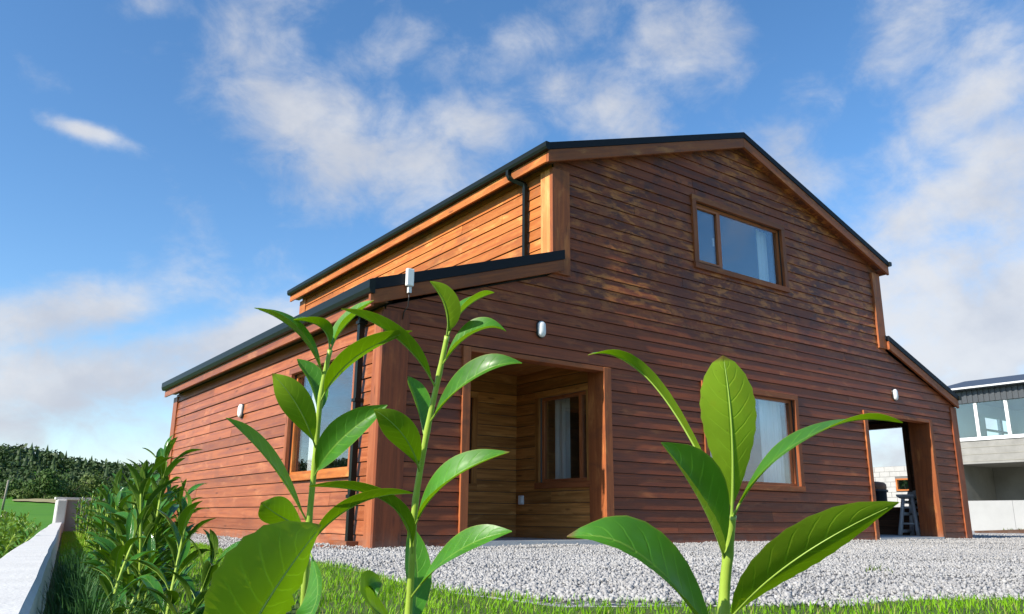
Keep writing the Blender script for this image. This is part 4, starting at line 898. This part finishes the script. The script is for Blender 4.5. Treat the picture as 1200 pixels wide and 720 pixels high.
# ------------------------------------------------------------------ beyond the wall: post, pole, trees, wood
p = at(5, 600, 12.0); o = MB().tube([(p.x, p.y, -0.3), (p.x, p.y, p.z)], 0.034, 8).build('fence_post', M['post_grey']); tag(o, 'short round grey fence post beyond the white wall', 'post')
a, b = at(10, 563, 60), at(1, 606, 60); b.z = float(terr(b.x, b.y))-0.3
o = MB().tube([b, a], [0.085, 0.065], 8).build('leaning_pole', M['post_grey']); tag(o, 'thin grey wooden pole leaning in the green field', 'pole')

def crown_arrays(c, rx, ry, rz, n, s, lumps):
    lc = rng.normal(size=(lumps, 3)); lc /= np.linalg.norm(lc, axis=1)[:, None]; lc *= rng.uniform(0.35, 0.78, (lumps, 1)); lc[:, 2] = np.abs(lc[:, 2])*1.1-0.35
    lr = rng.uniform(0.24, 0.48, lumps)
    k_ = rng.integers(0, lumps, n); d = rng.normal(size=(n, 3)); d /= np.linalg.norm(d, axis=1)[:, None]
    P = (lc[k_]+d*(lr[k_]*rng.uniform(0.75, 1.08, n))[:, None])*np.array([rx, ry, rz])+np.array(c)
    nrm = d+rng.normal(0, 0.5, (n, 3)); nrm /= np.linalg.norm(nrm, axis=1)[:, None]
    t1 = np.cross(nrm, rng.normal(size=(n, 3))); t1 /= np.linalg.norm(t1, axis=1)[:, None]; t2 = np.cross(nrm, t1); sz = s*rng.uniform(0.6, 1.3, n)[:, None]
    v = np.stack([P-t1*sz, P+t2*sz*0.6, P+t1*sz, P-t2*sz*0.6], 1).reshape(-1, 3); f = np.arange(n*4).reshape(n, 4)
    return v, f, np.repeat(np.clip(rng.normal(0.5, 0.22, lumps)[k_]+rng.normal(0, 0.12, n), 0, 1), 4)
def tree(name, px, r, wpx, hpx, label, mat, n=1500, cat='tree', group=None):
    d = direc(px, 600); dh = d[:2]/np.linalg.norm(d[:2]); x, y = CAM[0]+dh[0]*r, CAM[1]+dh[1]*r; z = float(terr(x, y)); wd = wpx*r/FPX; h = hpx*r/FPX
    e = empty(name, (x, y, z), label, cat, group)
    tr = MB().tube([(x, y, z-0.3), (x+0.1, y, z+h*0.3), (x, y+0.1, z+h*0.6)], [wd*0.045, wd*0.035, wd*0.015], 8)
    for q in range(5):
        aa = q*1.3; tr.tube([(x, y, z+h*(0.22+0.06*q)), (x+wd*0.3*math.cos(aa), y+wd*0.3*math.sin(aa), z+h*(0.45+0.07*q))], [wd*0.02, wd*0.006], 6)
    tr.build('trunk', M['bark'], e)
    v, f, t = crown_arrays((x, y, z+h*0.48), wd*0.56, wd*0.56, h*0.6, n, wd*0.035, 16)
    link('crown', np_mesh('crown', v, f, mat, t), e); return e
tree('broadleaf_tree', 50, 236, 42, 38, 'big rounded dark green tree standing before the wood', M['broadleaf'], 2600)
tree('bush', 19, 232, 32, 15, 'low light green bush left of the big rounded tree', M['bush'], 1200, 'bush')
tree('broadleaf_tree', 1, 240, 40, 30, 'grey-green tree cut by the left edge of the photo', M['broadleaf'], 1500)
tree('broadleaf_tree', 84, 240, 30, 24, 'small rounded tree just right of the big rounded tree', M['bush'], 1200)
tree('broadleaf_tree', 112, 246, 46, 36, 'tall pale brown-green tree right of the wall pier', M['bush'], 1800)
tree('broadleaf_tree', 150, 250, 42, 30, 'dark tree behind the laurel row, in front of the wood', M['broadleaf'], 1400)
tree('bush', 62, 226, 26, 7, 'low hedge bush below the big rounded tree by the earth track', M['bush'], 900, 'bush')
# far wood: conifers and broadleaves in one mass
V, F, T, o_ = [], [], [], 0
cnt = 0
while cnt < 6500:
    azd = R.uniform(-125, 42); r = R.uniform(262, 520); sp = abs(azd-8) < 16
    if not sp and R.random() < 0.45: continue
    x, y = -3.8+r*math.sin(math.radians(azd)), -7.5+r*math.cos(math.radians(azd)); z = float(terr(x, y)); h = R.uniform(5.5, 9.0)*(1+0.25*(R.random() < 0.1)); wd = h*R.uniform(0.2, 0.32); tone = R.uniform(0, 1)
    if R.random() < (0.04+0.10*(math.sin(azd*0.9)*math.sin(r*0.03) > -0.1)):
        n = 7
        for lv in range(4):
            zb, zt = z+h*(0.12+0.2*lv), z+h*(0.12+0.2*lv+0.34-0.01*lv); zt = z+h if lv == 3 else zt; rb = wd*(1-0.22*lv)
            b0 = o_; a = np.linspace(0, 2*np.pi, n, endpoint=False)+R.random(); rr_ = rb*rng.uniform(0.7, 1.15, n)
            V.append(np.concatenate([np.stack([x+rr_*np.cos(a), y+rr_*np.sin(a), zb-rng.uniform(0, 0.06, n)*h], -1), [[x, y, zt]]])); F += [(b0+i, b0+(i+1) % n, b0+n) for i in range(n)]; T.append(np.full(n+1, tone)); o_ += n+1
    else:
        v, f, t = crown_arrays((x, y, z+h*0.45), wd*1.7, wd*1.7, h*0.52, 50, wd*0.40, 7)
        V.append(v); F += [(q[0]+o_, q[1]+o_, q[2]+o_) for q in f]+[(q[0]+o_, q[2]+o_, q[3]+o_) for q in f]; T.append(np.clip(t*0.7+0.3+tone*0.3, 0, 1)); o_ += len(v)
    cnt += 1
tag(link('far_wood', np_mesh('far_wood', np.concatenate(V), F, M['conifer'], np.concatenate(T))), 'dark wooded hillside far beyond the field', 'wood', kind='stuff')

# ------------------------------------------------------------------ neighbouring concrete building, right edge
NX = 30.0
nb = empty('concrete_building', (NX+5, 0, 0), 'flat-fronted concrete building with window band under a dark roof at right edge', 'building')
YA, YE = -12.0, 8.75
MB().box(NX, NX+0.3, YA, YE, 2.53, 3.43).build('concrete_band', M['concrete'], nb)
MB().box(NX+0.305, NX+7, YA, YE, 2.535, 2.75).build('floor_slab', M['dark_concrete'], nb)
for i in range(3): MB().box(NX-0.012, NX-0.001, YA, YE, 2.62+0.27*i, 2.63+0.27*i+0.008).build('shutter_line', M['dark_concrete'], nb)
MB().box(NX-0.05, NX+0.12, YA, YE+0.02, 3.432, 3.56).build('window_sill', M['white'], nb)
MB().box(NX+0.35, NX+7, YE-0.3, YE-0.02, 0, 2.53).build('end_wall', M['dark_concrete'], nb)
MB().box(NX+3.2, NX+3.4, YA, YE-0.31, 0, 2.53).build('back_wall', M['dark_concrete'], nb)
for y in (2.0, -3.5): MB().box(NX+0.6, NX+0.95, y, y+0.35, 0, 2.53).build('column', M['dark_concrete'], nb)
yy = 6.25+1.135*2
k_ = 0
while yy > YA:
    MB().box(NX-0.02, NX+0.08, yy-0.06, yy+0.06, 3.561, 4.915).build('mullion', M['white'], nb)
    if yy-1.13 > YA: MB().box(NX+0.02, NX+0.035, yy-1.135+0.061, yy-0.061, 3.561, 4.915).build('pane', M['glass_pale'], nb)
    yy -= 1.135
mb = MB(); y = YA; n = 0                                         # corrugated cladding under the eave
while y < YE+0.1:
    d = 0.0 if n % 2 else 0.035; mb.hexa([(NX-0.06-d, y, 4.92), (NX+0.1, y, 4.92), (NX+0.1, y+0.105, 4.92), (NX-0.06-d, y+0.105, 4.92), (NX-0.06-d, y, 5.42), (NX+0.1, y, 5.42), (NX+0.1, y+0.105, 5.42), (NX-0.06-d, y+0.105, 5.42)], (0, 0, 1)); y += 0.1055; n += 1
mb.build('corrugated_cladding', M['clad'], nb)
mb = MB(); e0 = [(NX-0.35, YA-0.5, 5.50), (NX-0.35, YE+0.5, 5.50), (NX+11, YE+0.5, 5.50), (NX+11, YA-0.5, 5.50), (NX+2.5, YA+3, 6.22), (NX+2.5, YE+0.02, 6.22)]
mb.V += e0
for f in ((0, 4, 5, 1), (1, 5, 2), (2, 5, 4, 3), (3, 4, 0)): mb.face(list(f), [(0, 0)]*len(f))
mb.build('roof', M['slate'], nb)
MB().box(NX-0.36, NX+11, YA-0.5, YE+0.5, 5.425, 5.495).build('eave_board', M['clad'], nb)
MB().box(NX-0.42, NX-0.362, YA-0.5, YE+0.5, 5.455, 5.52).build('gutter', M['grey_plastic'], nb)
# upper room: far wall with its own windows, seen through the glass
MB().box(NX+6.8, NX+7, YA, YE, 2.76, 5.42).build('room_wall', M['white'], nb); ew = MB()
for x0_, x1_, z0_, z1_ in ((0.3, 6.79, 2.76, 3.75), (0.3, 6.79, 4.75, 5.29), (0.3, 3.6, 3.75, 4.75), (5.0, 5.25, 3.75, 4.75), (6.1, 6.79, 3.75, 4.75), (3.6, 5.0, 4.16, 4.24), (5.25, 6.1, 4.16, 4.24)): ew.box(NX+x0_, NX+x1_, YE-0.12, YE, z0_, z1_)
ew.build('room_wall', M['white'], nb)
MB().box(NX+0.2, NX+6.8, YA, YE, 5.30, 5.42).build('ceiling', M['slab'], nb)
lw = empty('low_wall', (NX-0.5, 0, 0), 'low smooth white wall in front of the concrete building', 'wall')
for i in range(8):
    y1_ = YE-2.45*i-0.004 if i else YE-0.0; y0_ = YE-2.45*(i+1)+0.004
    MB().box(NX-0.55+R.uniform(0, 0.006), NX-0.38, y0_, y1_, -0.05, 1.10).build('wall_panel', M['smooth_render'], lw)
o = MB().hexa([(21.6, 4.1, 0.0), (23.2, 3.2, 0.0), (23.25, 3.32, 0.0), (21.65, 4.22, 0.0), (21.6, 4.1, 0.06), (23.2, 3.2, 0.12), (23.25, 3.32, 0.12), (21.65, 4.22, 0.06)]).build('plank', M['dark_wood']); tag(o, 'dark plank lying on the ground before the low white wall', 'plank')
# weeds at the foot of the low wall
v2 = blades(2600, [(22, 2.5), (29.4, 2.5), (29.4, 8.5), (24, 7.5)], 0.05, 0.16, 0.012, 0.8, keep=lambda x, y: (np.sin(x*1.3)*np.sin(y*1.9+0.6) > 0.55))
tag(link('weeds', np_mesh('weeds', v2[0], v2[1], M['bush'], v2[2])), 'thin weeds on the gravel before the low white wall', 'weeds', kind='stuff')
v3 = blades(140, [(0.95, -4.75), (1.2, -4.75), (1.2, -4.55), (0.95, -4.55)], 0.03, 0.08, 0.004, 1.0)
tag(link('weed', np_mesh('weed', v3[0], v3[1], M['bush'], v3[2])), 'small green weed growing through the gravel', kind='stuff')

bb_ = empty('block_building', (NX+3, 12, 0), 'pale concrete block building with small window seen through the open store', 'building')
BWN = (10.20, 11.00, 1.55, 2.06)
bw = MB().box(NX+0.03, NX+0.25, 9.0, 10.2, 0, 2.58).box(NX+0.03, NX+0.25, 11.0, 17.0, 0, 2.58).box(NX+0.03, NX+0.25, 10.2, 11.0, 0, 1.55).box(NX+0.03, NX+0.25, 10.2, 11.0, 2.06, 2.58).build('wall', M['mortar'], bb_)
BMX = {}
for r_ in range(12):
    y = 9.0-(0.225 if r_ % 2 else 0.0)
    while y < 14.5:
        y0_, y1_ = max(y, 9.0), y+0.44; z0_, z1_ = r_*0.215+0.004, r_*0.215+0.207
        if not (y1_ > BWN[0] and y0_ < BWN[1] and z1_ > BWN[2] and z0_ < BWN[3]):
            MB().box(NX+R.uniform(0, 0.02), NX+0.028, y0_, y1_, z0_, z1_).build('concrete_block', M['block'], bw)
        else:
            for q0, q1 in ((y0_, min(y1_, BWN[0])), (max(y0_, BWN[1]), y1_)):
                if q1-q0 > 0.05: MB().box(NX+R.uniform(0, 0.02), NX+0.028, q0, q1, z0_, z1_).build('concrete_block', M['block'], bw)
        y += 0.45
bwn = MB().box(NX-0.02, NX+0.1, 10.20, 10.26, 1.55, 2.06).box(NX-0.02, NX+0.1, 10.94, 11.0, 1.55, 2.06).box(NX-0.021, NX+0.1, 10.26, 10.94, 1.55, 1.61).box(NX-0.021, NX+0.1, 10.26, 10.94, 2.0, 2.06).build('window', M['orange'], bb_)
MB().box(NX+0.04, NX+0.06, 10.261, 10.939, 1.611, 1.999).build('pane', M['glass'], bwn)
MB().box(NX+0.2, NX+6, 9.0, 17, 2.30, 2.42).build('roof', M['slate'], bb_)
MB().box(NX+5.8, NX+6, 9.0, 17, 0, 2.3).build('wall', M['mortar'], bb_)
